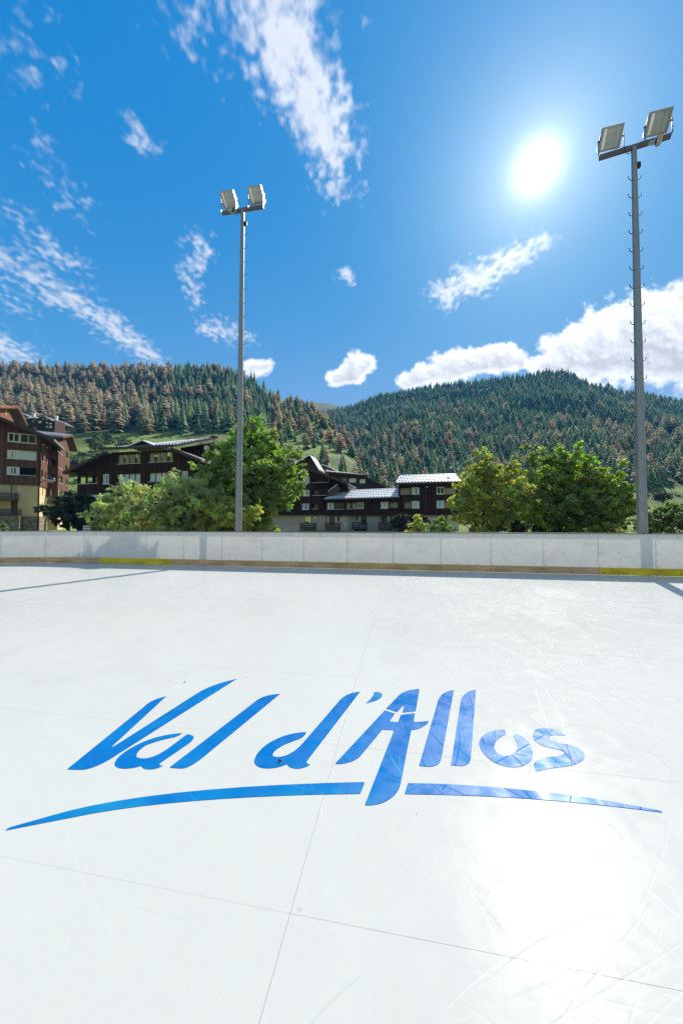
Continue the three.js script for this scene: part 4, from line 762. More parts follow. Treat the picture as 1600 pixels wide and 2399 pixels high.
{ // ---- C: chalet behind the tall tree, its long rake falling to the right
  const w = new Wall(740, 66, 12), g = house('gabled_chalet', 'dark timber chalet with a pale upper gable partly behind the tall green tree', w), q = (x, y) => w.uv(x, y);
  const wins = [[710, 1117, 725, 1132], [710, 1148, 725, 1162], [708, 1180, 724, 1194]].map((r) => w.rect(r)), logs = [[731, 1116, 767, 1131], [731, 1147, 765, 1161], [731, 1179, 745, 1193]].map((r) => w.rect(r));
  wallPart(g, w, [[q(590, 1200)[0], q(700, 1207)[1]], [q(768, 1200)[0], q(700, 1207)[1]], q(768, 1116), q(716, 1096), q(590, 1096)], [...wins, ...logs], M.darkWood);
  backing(g, w, [[q(594, 1200)[0], q(700, 1205)[1]], [q(764, 1200)[0], q(700, 1205)[1]], q(764, 1119), q(716, 1100), q(594, 1100)], 1.9);
  wins.forEach((r) => windowPart(g, w, r, { cols: 2, bar: 0.12, set: 0.02, sill: M.white, curtain: M.curtain }));
  logs.forEach((r, i) => { loggia(g, w, r, 1.4, M.ochre, i === 2 ? 0.5 : 0.25); part('rail_cap', place(box(r[2] - r[0], 0.06, 0.2, (r[0] + r[2]) / 2, r[1] + 0.03, 0.03), w, g), M.white, g); });
  for (const r of logs.slice(0, 2)) part('post', place(box(0.14, r[3] - r[1], 0.14, r[2] - 0.5, (r[1] + r[3]) / 2, -0.1), w, g), M.trimWood, g);
  // set-back flank under the long eave, with upright slits
  const sb = w.pushed(2.4); const slits = [772, 780.5, 789, 797, 804].map((x, i) => sb.rect([x, 1119 + i * 4.2, x + 2.2, 1132 + i * 2.5]));
  wallPart(g, sb, [[sb.uv(762, 1180)[0], -1], [sb.uv(815, 1180)[0], -1], sb.uv(815, 1134), sb.uv(762, 1113)], slits, M.darkWood);
  backing(g, sb, [sb.uv(764, 1180), sb.uv(812, 1180), sb.uv(812, 1137), sb.uv(764, 1117)], 0.6);
  const b = w.n.clone().multiplyScalar(-9), a = w.p(590, 1065, 1.0), m = w.p(700, 1090, 1.0), e = w.p(818, 1133, 1.0);
  roofPart(g, [m, e, e.clone().add(b), m.clone().add(b)], 0.26, M.roofGrey); part('fascia', [bar(m.clone().sub(g.position).addScaledVector(w.n, 0.05).add(V3(0, -0.12, 0)), e.clone().sub(g.position).addScaledVector(w.n, 0.05).add(V3(0, -0.12, 0)), 0.06, 0.34)], M.trimWood, g);
  // upper gable and its pale roof
  const ug = w.pushed(1.5); wallPart(g, ug, [ug.uv(590, 1098), ug.uv(748, 1104), ug.uv(728, 1071), ug.uv(702, 1084), ug.uv(590, 1084)], [], M.trimWood, 0.2, 'gable_wall');
  part('panel', place(box(1.2, 1.1, 0.05, ug.uv(717, 1089)[0], ug.uv(717, 1089)[1], 0.03), ug, g), M.redWood, g);
  const pA = ug.p(590, 1086, 1.0), pB = ug.p(699, 1086, 1.0), pC = ug.at(ug.uv(728, 1068)[0], ug.uv(728, 1068)[1] + 0.5, -4), pD = ug.at(ug.uv(600, 1068)[0], ug.uv(600, 1068)[1] + 0.3, -4), rf = roofPart(g, [pA, pB, pC, pD], 0.2, M.roofMetal);
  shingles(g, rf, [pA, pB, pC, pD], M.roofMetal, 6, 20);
  const k0 = ug.p(700, 1084, 1.1), k1 = ug.p(729, 1067, 1.1), k2 = ug.p(750, 1101, 1.1), kb = w.n.clone().multiplyScalar(-5);
  roofPart(g, [k0, k1, k1.clone().add(kb), k0.clone().add(kb)], 0.2, M.roofMetal); roofPart(g, [k1, k2, k2.clone().add(kb), k1.clone().add(kb)], 0.2, M.roofGrey);
  // cream ground floor with balconies, running on to the right under the row
  const v0 = q(700, 1207)[1]; wallPart(g, w, [[q(590, 1230)[0], -1.2], [q(765, 1230)[0], -1.2], [q(765, 1230)[0], v0], [q(590, 1230)[0], v0]], [w.rect([713, 1210, 726, 1230]), w.rect([732, 1210, 738, 1221])], M.beige, 0.25, 'wall', -0.5);
  windowPart(g, w.pushed(0.5), w.rect([713, 1210, 726, 1230]), { cols: 2, frame: M.trimWood, name: 'door' }); windowPart(g, w.pushed(0.5), w.rect([732, 1210, 738, 1221]), { cols: 1, frame: M.trimWood });
  railing(g, w.pushed(0.4), w.rect([706, 1225, 740, 1238]), 1.0, 3, M.trimWood);
}
{ // ---- D and E: low row with a pale shingled roof, and the taller block on its right
  const w = new Wall(850, 64, 10), q = (x, y) => w.uv(x, y), vC = q(850, 1208)[1];
  const g = house('row_house', 'low dark timber row with a pale metal shingle roof and cream balconied ground floor', w);
  const wa = [[767, 1178, 782, 1193], [892, 1176, 909, 1191]].map((r) => w.rect(r)), wb = [[783, 1178, 806, 1193], [812, 1178, 836, 1192]].map((r) => w.rect(r)), wc = [[837, 1177, 852, 1192], [912, 1176, 932, 1190]].map((r) => w.rect(r));
  wallPart(g, w, [[q(764, 1190)[0], vC], [q(934, 1190)[0], vC], q(934, 1166), q(764, 1171)], [...wa, ...wb, ...wc], M.darkWood);
  backing(g, w, [[q(766, 1190)[0], vC], [q(932, 1190)[0], vC], q(932, 1168), q(766, 1173)], 1.0);
  wa.forEach((r, i) => windowPart(g, w, r, { cols: 2, bar: 0.12, set: 0.02, sill: M.white, curtain: M.curtain }));
  wb.forEach((r, i) => windowPart(g, w, r, { cols: i ? 2 : 3, bar: 0.06, frame: M.trimWood, sill: M.white, curtain: i ? M.drape : null }));
  windowPart(g, w, wc[0], { cols: 2, bar: 0.1, set: 0.02, curtain: M.drape }); part('loggia', place(box(wc[1][2] - wc[1][0], wc[1][3] - wc[1][1], 0.1, (wc[1][0] + wc[1][2]) / 2, (wc[1][1] + wc[1][3]) / 2, -0.8), w, g), M.beige, g);
  windowPart(g, w.pushed(0.72), [lerp(wc[1][0], wc[1][2], 0.2), wc[1][1], lerp(wc[1][0], wc[1][2], 0.5), wc[1][3] - 0.1], { cols: 1, frame: M.trimWood, name: 'door' });
  const A = w.p(760, 1170, 0.9), B = w.p(934.5, 1165, 0.9), up = [791, 1147], D = w.at(q(788, 1150)[0], A.y + 2.05, -3.6), C = w.at(q(934.5, 1150)[0] + 0.15, B.y + 2.05, -3.6), rf = roofPart(g, [A, B, C, D], 0.16, M.roofMetal);
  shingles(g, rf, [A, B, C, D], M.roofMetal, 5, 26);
  { const p = D.clone().add(V3(0, 0.02, 0)), b2 = C.clone().add(V3(0, 0.02, 0)), down = V3(0, -1.6, 0).addScaledVector(w.n, -4); roofPart(g, [p, b2, b2.clone().add(down), p.clone().add(down)], 0.14, M.roofMetal); }
  part('fascia', [bar(A.clone().sub(g.position).addScaledVector(w.n, 0.05).add(V3(0, -0.1, 0)), B.clone().sub(g.position).addScaledVector(w.n, 0.05).add(V3(0, -0.1, 0)), 0.06, 0.3)], M.trimWood, g);
  // firewall between row and chalet: a grey slope
  { const f = w.pushed(0.3); wallPart(g, f, [f.uv(769, 1165), f.uv(797, 1147), f.uv(789.5, 1135), f.uv(769, 1151)], [], std({ color: lin(0.09, 0.088, 0.085), roughness: 0.8 }), 0.25, 'parapet'); part('coping', [bar(f.p(769, 1150.5, -0.1).sub(g.position), f.p(790, 1134.5, -0.1).sub(g.position), 0.35, 0.1)], M.roofMetal, g); }
  const xs = [[771, 784, 789, 796], [831, 840, 846, 858], [892, 906, 913, 920]], gh = [[771, 1210, 783, 1229], [789, 1210, 795, 1221], [832, 1209, 838, 1220], [845, 1209, 858, 1229], [892, 1209, 907, 1229], [913, 1209, 920, 1220]].map((r) => w.rect(r));
  const base = (x0, x1, m, hs) => wallPart(g, w, [[q(x0, 1230)[0], -1.2], [q(x1, 1230)[0], -1.2], [q(x1, 1230)[0], vC], [q(x0, 1230)[0], vC]], hs, m, 0.25, 'wall', -0.45);
  base(765, 812.8, M.beige, gh.slice(0, 2)); base(813, 934, std({ color: lin(0.52, 0.48, 0.45), map: plasterMap, roughness: 0.95 }), gh.slice(2));
  gh.forEach((h) => windowPart(g, w.pushed(0.45), h, { cols: 1, frame: M.trimWood, bar: 0.09, name: h[3] - h[1] > 1.3 ? 'door' : 'window' }));
  for (const r of [[763, 1224, 797, 1238], [825, 1223, 860, 1238], [887, 1223, 920, 1238]]) { railing(g, w.pushed(0.4), w.rect(r), 1.0, 3, M.trimWood); const [a, b, c] = w.rect(r); part('post', place(box(0.1, vC - b, 0.1, a + 0.1, (vC + b) / 2, 0.55), w, g), M.trimWood, g); }
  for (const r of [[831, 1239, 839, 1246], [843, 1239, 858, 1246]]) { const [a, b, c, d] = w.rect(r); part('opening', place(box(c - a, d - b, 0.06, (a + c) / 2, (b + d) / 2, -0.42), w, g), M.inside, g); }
  backing(g, w, [[q(766, 1230)[0], -1], [q(932, 1230)[0], -1], [q(932, 1230)[0], vC - 0.05], [q(766, 1230)[0], vC - 0.05]], 1.5);

  const e = house('timber_block', 'two-storey dark timber block with pale shingle roof, left of the yellow-green tree', new Wall(990, 62.5, 10)), v = e.wall, s = (x, y) => v.uv(x, y), vE = s(990, 1207)[1];
  const we = [[964.5, 1142, 982, 1158], [964.5, 1174, 982, 1190.5], [1022.5, 1140.5, 1040.5, 1157.5], [1022.5, 1173, 1040.5, 1190]].map((r) => v.rect(r)), le = [[937, 1143, 963, 1159], [947, 1175, 963, 1191], [1042, 1142, 1068, 1158], [1042, 1174, 1068, 1190]].map((r) => v.rect(r));
  wallPart(e, v, [[s(933, 1190)[0], vE], [s(1075, 1190)[0], vE], s(1075, 1131), s(933, 1134)], [...we, ...le], M.darkWood);
  backing(e, v, [[s(935, 1190)[0], vE], [s(1073, 1190)[0], vE], s(1073, 1133), s(935, 1137)], 1.4);
  we.forEach((r, i) => windowPart(e, v, r, { cols: 2, bar: 0.13, set: 0.02, sill: M.white, curtain: i === 2 ? null : M.curtain }));
  le.forEach((r, i) => { loggia(e, v, r, 0.9, M.beige, i % 2 ? 0.5 : 0.62); });
  part('wall_lamp', place(box(0.6, 0.2, 0.3, s(1000, 1141)[0], s(1000, 1141)[1], 0.15), v, e), M.lampBody, e);
  wallPart(e, v, [[s(935, 1230)[0], -1.2], [s(1075, 1230)[0], -1.2], [s(1075, 1230)[0], vE], [s(935, 1230)[0], vE]], [v.rect([955, 1209, 964, 1220]), v.rect([970, 1209, 978, 1222]), v.rect([1043, 1208, 1052, 1220])], M.beige, 0.25, 'wall', -0.45);
  for (const r of [[955, 1209, 964, 1220], [970, 1209, 978, 1222], [1043, 1208, 1052, 1220]]) windowPart(e, v.pushed(0.45), v.rect(r), { cols: 1, frame: M.trimWood, curtain: M.drape });
  const a = v.p(926, 1133, 1.1), b = v.p(1078, 1129, 1.1), d = v.at(s(936, 1120)[0], a.y + 2.0, -3.2), c = v.at(s(1071, 1120)[0], b.y + 2.0, -3.2), er = roofPart(e, [a, b, c, d], 0.16, M.roofMetal);
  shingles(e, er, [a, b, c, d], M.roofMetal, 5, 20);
  { const down = V3(0, -1.5, 0).addScaledVector(v.n, -3.4), p = d.clone().add(V3(0, 0.02, 0)), r = c.clone().add(V3(0, 0.02, 0)); roofPart(e, [p, r, r.clone().add(down), p.clone().add(down)], 0.14, M.roofMetal); }
  part('fascia', [bar(a.clone().sub(e.position).addScaledVector(v.n, 0.05).add(V3(0, -0.14, 0)), b.clone().sub(e.position).addScaledVector(v.n, 0.05).add(V3(0, -0.14, 0)), 0.06, 0.36)], M.trimWood, e);
  wallPart(e, new Wall(933.3, 62.5, 100), [[-5, -1], [0, -1], [0, a.y - 0.2], [-5, a.y - 0.2]], [], M.darkWood, 0.2);
  // aerial on the roof
  const an = thing('antenna', 'small white roof aerial beside the yellow-green tree top', 'antenna', v.at(s(1066, 1120)[0], b.y + 1.6, -3.2));
  part('pole', bar(V3(0, 0, 0), V3(0, 1.9, 0), 0.05), M.darkMetal, an); part('boom', [bar(V3(-0.4, 1.55, 0), V3(0.35, 2.15, 0.1), 0.05)], M.white, an);
  part('element', [0, 1, 2, 3].map((k) => bar(V3(-0.3 + k * 0.18, 1.65 + k * 0.15, -0.35), V3(-0.3 + k * 0.18, 1.65 + k * 0.15, 0.35), 0.035)).concat([box(0.5, 0.35, 0.06, -0.28, 1.5, 0.1)]), M.white, an);
}
{ // ---- F: dark house with a grey roof behind the row
  const w = new Wall(820, 92, 14), g = house('grey_roofed_house', 'dark red-brown house with a plain grey roof rising behind the low row', w), q = (x, y) => w.uv(x, y);
  const ws = [[818, 1121, 834, 1130], [843, 1122.5, 855.5, 1132], [806, 1139, 817, 1146], [819, 1140, 834, 1146]].map((r) => w.rect(r)), lg = w.rect([797, 1118, 813, 1130]);
  const top = [q(862, 1116), q(775, 1107)], maroon = std({ color: lin(0.06, 0.024, 0.022), map: woodMap, roughness: 0.75 });
  wallPart(g, w, [[q(770, 1150)[0], -1], [q(904, 1150)[0], -1], q(902, 1142), ...top, q(770, 1106)], [...ws, lg], maroon);
  backing(g, w, [[q(772, 1150)[0], -1], [q(900, 1150)[0], -1], q(900, 1144), q(862, 1119), q(772, 1109)], 1.2);
  ws.forEach((r) => windowPart(g, w, r, { cols: 2, bar: 0.12, set: 0.02, curtain: M.blind })); loggia(g, w, lg, 1.0, M.ochre, 0.4);
  const a = w.p(764, 1106, 1.1), b = w.p(867, 1115, 1.1), c = w.at(q(836, 1104)[0], b.y + 1.35, -5), d = w.at(q(752, 1096)[0], a.y + 1.3, -5); roofPart(g, [a, b, c, d], 0.2, M.roofGrey);
  const m = w.p(856, 1117, 1), e = w.p(907, 1142, 1), bk = w.n.clone().multiplyScalar(-7); roofPart(g, [m, e, e.clone().add(bk), m.clone().add(bk)], 0.22, M.roofGrey);
  part('fascia', [bar(m.clone().sub(g.position).addScaledVector(w.n, 0.06), e.clone().sub(g.position).addScaledVector(w.n, 0.06), 0.06, 0.5), bar(a.clone().sub(g.position).addScaledVector(w.n, 0.06).add(V3(0, -0.1, 0)), b.clone().sub(g.position).addScaledVector(w.n, 0.06).add(V3(0, -0.1, 0)), 0.06, 0.4)], M.trimWood, g);
}
function farChalet(label, px, depth, yaw, shape, mat, roofMat, wins, o = {}) {     // a house far up the slope: front wall with its gable or eave, roof, windows, side wall, its sunlight put into a lighter wood where given
  const w = new Wall(px, depth, yaw), g = house('hillside_house', label, w), q = (x, y) => w.uv(x, y), [x0, x1, yb, ye, xp, yp] = shape;
  const hs = wins.map((r) => w.rect(r));
  wallPart(g, w, [[q(x0, yb)[0], q(x0, yb)[1] - 3], [q(x1, yb)[0], q(x1, yb)[1] - 3], q(x1, ye), q(xp, yp), q(x0, ye)], hs, mat);
  backing(g, w, [q(x0 + 0.5, yb), q(x1 - 0.5, yb), q(x1 - 0.5, ye + 1), q(xp, yp + 1.5), q(x0 + 0.5, ye + 1)], 0.8);
  hs.forEach((r) => windowPart(g, w, r, { cols: 1, bar: 0.22, set: 0.02, curtain: M.curtain }));
  const bk = w.n.clone().multiplyScalar(-10), sl = (ye - yp) / Math.max(1, x1 - xp), l = w.p(x0 - 2.5, ye + (ye - yp) / (xp - x0) * 2.5, 1.0), p = w.p(xp, yp - 0.8, 1.0), r = w.p(x1 + 3, ye + sl * 3, 1.0);
  roofPart(g, [l, p, p.clone().add(bk), l.clone().add(bk)], 0.35, roofMat); roofPart(g, [p, r, r.clone().add(bk), p.clone().add(bk)], 0.35, roofMat);
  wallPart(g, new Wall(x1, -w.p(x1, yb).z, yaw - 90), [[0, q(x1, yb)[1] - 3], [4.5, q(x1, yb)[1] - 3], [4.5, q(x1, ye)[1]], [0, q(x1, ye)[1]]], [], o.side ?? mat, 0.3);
  const cp = w.at(q(xp, yp)[0] + 1, q(xp, yp)[1] + 0.3, -4).sub(g.position); part('chimney', box(0.7, 2.0, 0.7, cp.x, cp.y, cp.z), M.white, g);
  return g;
}
farChalet('small dark chalet up the left slope, left of another, above the red-brown block roof', 58, 150, 5, [42, 72, 990, 977, 56, 969], M.darkWood, M.roofGrey, [[47, 973, 49.5, 976.5], [57, 974, 59.5, 977], [66, 978, 69, 980.5]]);
farChalet('dark chalet up the left slope with rows of tiny white windows and a sunlit end', 108, 140, 8, [88, 124, 1006, 984, 107, 976], M.darkWood, M.roofGrey, [[100, 979.5, 104, 983], [109, 981, 112.5, 984], [90, 986, 98, 991], [109, 989, 113, 992], [116, 991, 123, 994], [109, 998, 113, 1001], [116, 998, 123.5, 1002.5]], { side: M.redWood });  // end wall in lighter, redder wood so it looks sunlit
farChalet('little house with a white roof above the grey-roofed house, below the grassy spur', 758, 135, 18, [740, 776, 1104, 1096, 758, 1089], M.orangeWood, M.roofMetal, [[745, 1098, 749, 1102], [765, 1099, 769, 1103]]);
{ const w = new Wall(75, 148, 4), g = house('long_roof_house', 'long pale grey roof between the two dark chalets up the left slope', w); const a = w.p(64, 981, 1), b = w.p(92, 979, 1), c = w.at(w.uv(90, 975)[0], b.y + 1.4, -6), d = w.at(w.uv(64, 975)[0], a.y + 1.1, -6); roofPart(g, [a, b, c, d], 0.3, M.roofMetal); wallPart(g, w, [w.uv(65, 1000), w.uv(91, 1000), w.uv(91, 980), w.uv(65, 982)], [w.rect([76, 985, 80, 989])], M.darkWood, 0.3); windowPart(g, w, w.rect([76, 985, 80, 989]), { cols: 2 }); }
// ================================================================ BROADLEAF TREES AND BUSHES NEAR THE RINK
const leafMat = (trans) => new THREE.MeshPhysicalMaterial({ color: 0xffffff, vertexColors: true, roughness: 0.94, transmission: trans, thickness: 0, side: THREE.DoubleSide });
M.leaf = leafMat(0.68); M.darkLeaf = leafMat(0.3);
function growTree(o) {
  const { name, label, category, group, px, depth, top, left, right, low, leaves, leaf = 0.2, color, vary = 0.35, seed, trunk = 0.16, stems = 1, clumps = 46, mat = M.leaf, ground = -0.2, deep = null, ragged = 0.25, bulge = 0.5 } = o;
  const r = rng(seed), base = at(px, 1224, depth).setY(ground), g = thing(name, label, category, base, group);
  const x0 = at(left, 1224, depth).x - base.x, x1 = at(right, 1224, depth).x - base.x, yT = at(px, top, depth).y - ground, yL = low, cx = (x0 + x1) / 2, rx = (x1 - x0) / 2, rz = deep ?? rx * 0.9, ry = (yT - yL) / 2, cy = (yT + yL) / 2;
  const R0 = Math.cbrt(rx * ry * rz / clumps) * 1.1;
  const C = [];                                                                 // clump centres, more of them near the outside of an uneven crown
  for (let i = 0; i < clumps; i++) {
    const a = (i * 2.39996) % (2 * Math.PI), v = 1 - 2 * (i + 0.5) / clumps, s = Math.sqrt(1 - v * v), k = (0.5 + 0.5 * Math.pow(r(), 0.6)) * (1 - ragged * r()), nar = v > 0 ? 1 - bulge * v * v * 0.6 : 1;
    C.push({ p: V3(cx + Math.cos(a) * s * rx * k * nar, cy + v * ry * k, Math.sin(a) * s * rz * k * nar), s: 0.7 + 0.6 * r(), tone: 0.62 + 0.68 * r(), warm: r() });
  }
  for (let i = 0; i < clumps * 0.28; i++) {                                       // loose shoots that break the outline, mostly upward
    const c = C[Math.floor(r() * clumps)]; if (c.p.y < cy - ry * 0.3) continue;
    const out = c.p.clone().sub(V3(cx, cy - ry * 0.3, 0)).normalize(); C.push({ p: c.p.clone().addScaledVector(out, R0 * (0.5 + 0.9 * r())), s: 0.42 + 0.25 * r(), tone: c.tone * 1.1, warm: r() });
  }
  const wood = [], fork = V3(cx * 0.25, Math.max(0.5, yL * 0.8 + 0.2), 0);
  for (let s = 0; s < stems; s++) {
    const f = stems > 1 ? V3(lerp(x0, x1, (s + 0.5) / stems) * 0.6, yL * 0.6 + 0.5 * r(), (r() - 0.5) * rz) : fork, foot = stems > 1 ? V3(f.x * 0.35, 0, f.z * 0.4) : V3(0, 0, 0);
    wood.push(limb([foot, foot.clone().lerp(f, 0.5).add(V3((r() - 0.5) * 0.15, 0, 0)), f], trunk, trunk * 0.75, 9));
    if (stems === 1) wood.push(limb([f, V3(cx * 0.6, cy, 0), V3(cx + (r() - 0.5) * 0.4, yT - ry * 0.35, 0)], trunk * 0.75, 0.02, 7));
    const mine = C.filter((c, i) => stems === 1 || i % stems === s);
    for (let i = 0; i < mine.length; i += (mine.length > 30 ? 2 : 1)) { const c = mine[i].p, st = stems === 1 && c.y > cy ? V3(cx * 0.6, lerp(f.y, cy, 0.6 + 0.4 * r()), 0) : f, m = st.clone().lerp(c, 0.5); m.y += (c.y - st.y) * 0.12 + 0.1; m.x += (r() - 0.5) * 0.3; wood.push(limb([st, m, c], trunk * (0.25 + 0.15 * r()), 0.012, 5)); }
  }
  part('trunk', wood, M.bark, g);
  const n = leaves, pos = new Float32Array(n * 12), nor = new Float32Array(n * 12), col = new Float32Array(n * 12), idx = new Uint32Array(n * 6), u = V3(), w = V3(), k = V3(), q = V3();
  const size = C.reduce((a, c) => a + c.s ** 2, 0), R = Math.cbrt(rx * ry * rz / clumps) * 0.72;
  let at_ = 0;
  C.forEach((c, ci) => {
    const m = ci === C.length - 1 ? n - at_ : Math.min(n - at_, Math.round(n * c.s ** 2 / size)), twigs = Array.from({ length: 9 }, () => V3(r() - 0.5, (r() - 0.45) * 0.8, r() - 0.5).normalize().multiplyScalar(R * c.s * (0.7 + 1.1 * r())));
    for (let i = 0; i < m; i++, at_++) {
      const tw = twigs[Math.floor(r() * 9)], f = Math.pow(r(), 0.5); q.copy(tw).multiplyScalar(f).add(V3((r() + r() - 1), (r() + r() - 1) * 0.8, (r() + r() - 1)).multiplyScalar(R * c.s * 0.3)).add(c.p);
      k.set(r() - 0.5, r() * 0.9 + 0.1, r() - 0.5).addScaledVector(tw, 0.4 / R).normalize(); u.set(r() - 0.5, -0.25 - 0.5 * r(), r() - 0.5).addScaledVector(tw, 0.5 / R).cross(k).cross(k).normalize(); w.crossVectors(k, u);
      const l = leaf * (0.6 + 0.75 * r()), hw = l * 0.36, b = at_ * 4, t = c.tone * (0.8 + vary * r()), yel = 1 + 0.35 * (c.warm - 0.4) + 0.2 * (r() - 0.5);
      for (const [j, du, dw, dk] of [[0, 0, 0, 0], [1, 0.5 * l, hw, 0.12 * l], [2, l, 0, -0.1 * l], [3, 0.5 * l, -hw, 0.12 * l]]) {
        const e = (b + j) * 3; pos[e] = q.x + u.x * du + w.x * dw + k.x * dk; pos[e + 1] = q.y + u.y * du + w.y * dw + k.y * dk; pos[e + 2] = q.z + u.z * du + w.z * dw + k.z * dk;
        const sg = j === 1 ? -0.35 : j === 3 ? 0.35 : 0; nor[e] = k.x + w.x * sg; nor[e + 1] = k.y + w.y * sg; nor[e + 2] = k.z + w.z * sg;
        col[e] = color[0] * t * yel; col[e + 1] = color[1] * t; col[e + 2] = color[2] * t;
      }
      idx.set([b, b + 2, b + 1, b, b + 3, b + 2], at_ * 6);
    }
  });
  const geo = new THREE.BufferGeometry();
  geo.setAttribute('position', new THREE.BufferAttribute(pos, 3)); geo.setAttribute('normal', new THREE.BufferAttribute(nor, 3)); geo.setAttribute('color', new THREE.BufferAttribute(col, 3)); geo.setIndex(new THREE.BufferAttribute(idx, 1));
  part(o.bush ? 'foliage' : 'crown', geo, mat, g);
  return g;
}
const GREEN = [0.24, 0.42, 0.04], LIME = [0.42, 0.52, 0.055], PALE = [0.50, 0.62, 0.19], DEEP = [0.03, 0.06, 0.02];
// the tall tree left of centre, behind the left mast
growTree({ name: 'broadleaf_tree', label: 'tall leafy green tree behind the left floodlight mast', category: 'tree', px: 590, depth: 18.6, top: 982, left: 448, right: 728, low: 0.9, leaves: 23000, leaf: 0.21, color: GREEN, seed: 21, trunk: 0.19, clumps: 110, ragged: 0.34 });
// pale bushes in front of the black chalet
growTree({ name: 'bush', label: 'pale green rounded bush, left one in front of the black chalet', category: 'bush', bush: true, px: 318, depth: 17.4, top: 1132, left: 212, right: 425, low: 0.35, leaves: 14000, leaf: 0.125, color: PALE, seed: 22, trunk: 0.05, stems: 4, clumps: 60, group: 'pale bushes behind the boards' });
growTree({ name: 'bush', label: 'taller pale green bush with dark forked stems, left of the tall tree', category: 'bush', bush: true, px: 440, depth: 16.2, top: 1108, left: 342, right: 540, low: 0.5, leaves: 17000, leaf: 0.115, color: PALE, seed: 23, trunk: 0.06, stems: 4, clumps: 62, group: 'pale bushes behind the boards' });
growTree({ name: 'bush', label: 'low pale bush at the foot of the left floodlight mast', category: 'bush', bush: true, px: 535, depth: 15.6, top: 1158, left: 465, right: 605, low: 0.3, leaves: 10000, leaf: 0.12, color: LIME, seed: 24, trunk: 0.03, stems: 3, clumps: 22, group: 'pale bushes behind the boards' });
growTree({ name: 'bush', label: 'small pale bush right of the tall tree trunk', category: 'bush', bush: true, px: 626, depth: 17.6, top: 1204, left: 598, right: 655, low: 0.3, leaves: 3000, leaf: 0.10, color: LIME, seed: 25, trunk: 0.02, stems: 2, clumps: 14, group: 'pale bushes behind the boards' });
// near-black tree between the two chalets, shade put into its leaf colour
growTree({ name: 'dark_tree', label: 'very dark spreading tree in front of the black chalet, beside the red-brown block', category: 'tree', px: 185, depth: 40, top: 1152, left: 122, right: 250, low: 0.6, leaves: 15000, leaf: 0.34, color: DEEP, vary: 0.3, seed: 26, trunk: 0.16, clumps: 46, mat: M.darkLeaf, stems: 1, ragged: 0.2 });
// the group right of centre
growTree({ name: 'broadleaf_tree', label: 'yellow-green ragged tree right of the dark timber block', category: 'tree', px: 1126, depth: 20, top: 1056, left: 1036, right: 1246, low: 0.5, leaves: 17000, leaf: 0.18, color: LIME, seed: 27, trunk: 0.11, clumps: 90, ragged: 0.36, bulge: 1.1 });
growTree({ name: 'broadleaf_tree', label: 'broad dense green tree with rounded top left of the right mast', category: 'tree', px: 1308, depth: 21.5, top: 1042, left: 1196, right: 1420, low: 0.3, leaves: 24000, leaf: 0.20, color: [0.29, 0.46, 0.03], seed: 28, trunk: 0.15, clumps: 96, ragged: 0.26, bulge: 0.8 });
growTree({ name: 'broadleaf_tree', label: 'lower spreading green tree between the dense tree and the right mast', category: 'tree', px: 1410, depth: 20.4, top: 1086, left: 1322, right: 1484, low: 0.3, leaves: 16000, leaf: 0.2, color: [0.31, 0.46, 0.035], seed: 29, trunk: 0.11, clumps: 74, ragged: 0.3 });
// right of the right mast
growTree({ name: 'bush', label: 'leafy green bush right of the right floodlight mast at the frame edge', category: 'bush', bush: true, px: 1572, depth: 19, top: 1180, left: 1512, right: 1660, low: 0.2, leaves: 15000, leaf: 0.15, color: [0.16, 0.28, 0.05], seed: 30, trunk: 0.05, stems: 4, clumps: 40 });
growTree({ name: 'low_shrub', label: 'low yellowish shrub just right of the right floodlight mast', category: 'shrub', bush: true, px: 1520, depth: 28, top: 1196, left: 1490, right: 1550, low: 0.2, leaves: 5000, leaf: 0.15, color: [0.17, 0.18, 0.05], seed: 31, trunk: 0.03, stems: 3, clumps: 18 });
// saplings and hedge in front of the timber block
growTree({ name: 'sapling', label: 'slim bright-leaved sapling in front of the dark hedge, left one of two', category: 'sapling', px: 980, depth: 15.5, top: 1205, left: 958, right: 1000, low: 0.5, leaves: 900, leaf: 0.12, color: LIME, seed: 32, trunk: 0.025, clumps: 22, ragged: 0.3, bulge: 1.4 });
growTree({ name: 'sapling', label: 'bushier bright-leaved sapling beside the yellow-green tree, right one of two', category: 'sapling', px: 1032, depth: 16, top: 1208, left: 1008, right: 1062, low: 0.4, leaves: 1700, leaf: 0.12, color: [0.22, 0.36, 0.06], seed: 33, trunk: 0.025, clumps: 26, ragged: 0.3, bulge: 0.9 });
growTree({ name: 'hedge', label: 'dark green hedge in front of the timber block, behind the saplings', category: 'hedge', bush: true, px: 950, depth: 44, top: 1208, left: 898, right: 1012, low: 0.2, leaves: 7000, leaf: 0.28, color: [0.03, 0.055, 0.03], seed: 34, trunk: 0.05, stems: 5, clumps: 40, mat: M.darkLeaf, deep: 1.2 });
growTree({ name: 'low_shrub', label: 'small green shrub low at the left edge in front of the stone wall', category: 'shrub', bush: true, px: 2, depth: 26, top: 1216, left: -30, right: 20, low: 0.2, leaves: 2500, leaf: 0.16, color: [0.09, 0.19, 0.03], seed: 35, trunk: 0.03, stems: 2, clumps: 14 });
growTree({ name: 'hedge', label: 'dense dark green hedge under the trees left of the right mast', category: 'hedge', bush: true, px: 1290, depth: 26, top: 1168, left: 1085, right: 1488, low: 0.1, leaves: 15000, leaf: 0.26, color: [0.075, 0.14, 0.022], seed: 36, trunk: 0.05, stems: 6, clumps: 90, deep: 1.6 });
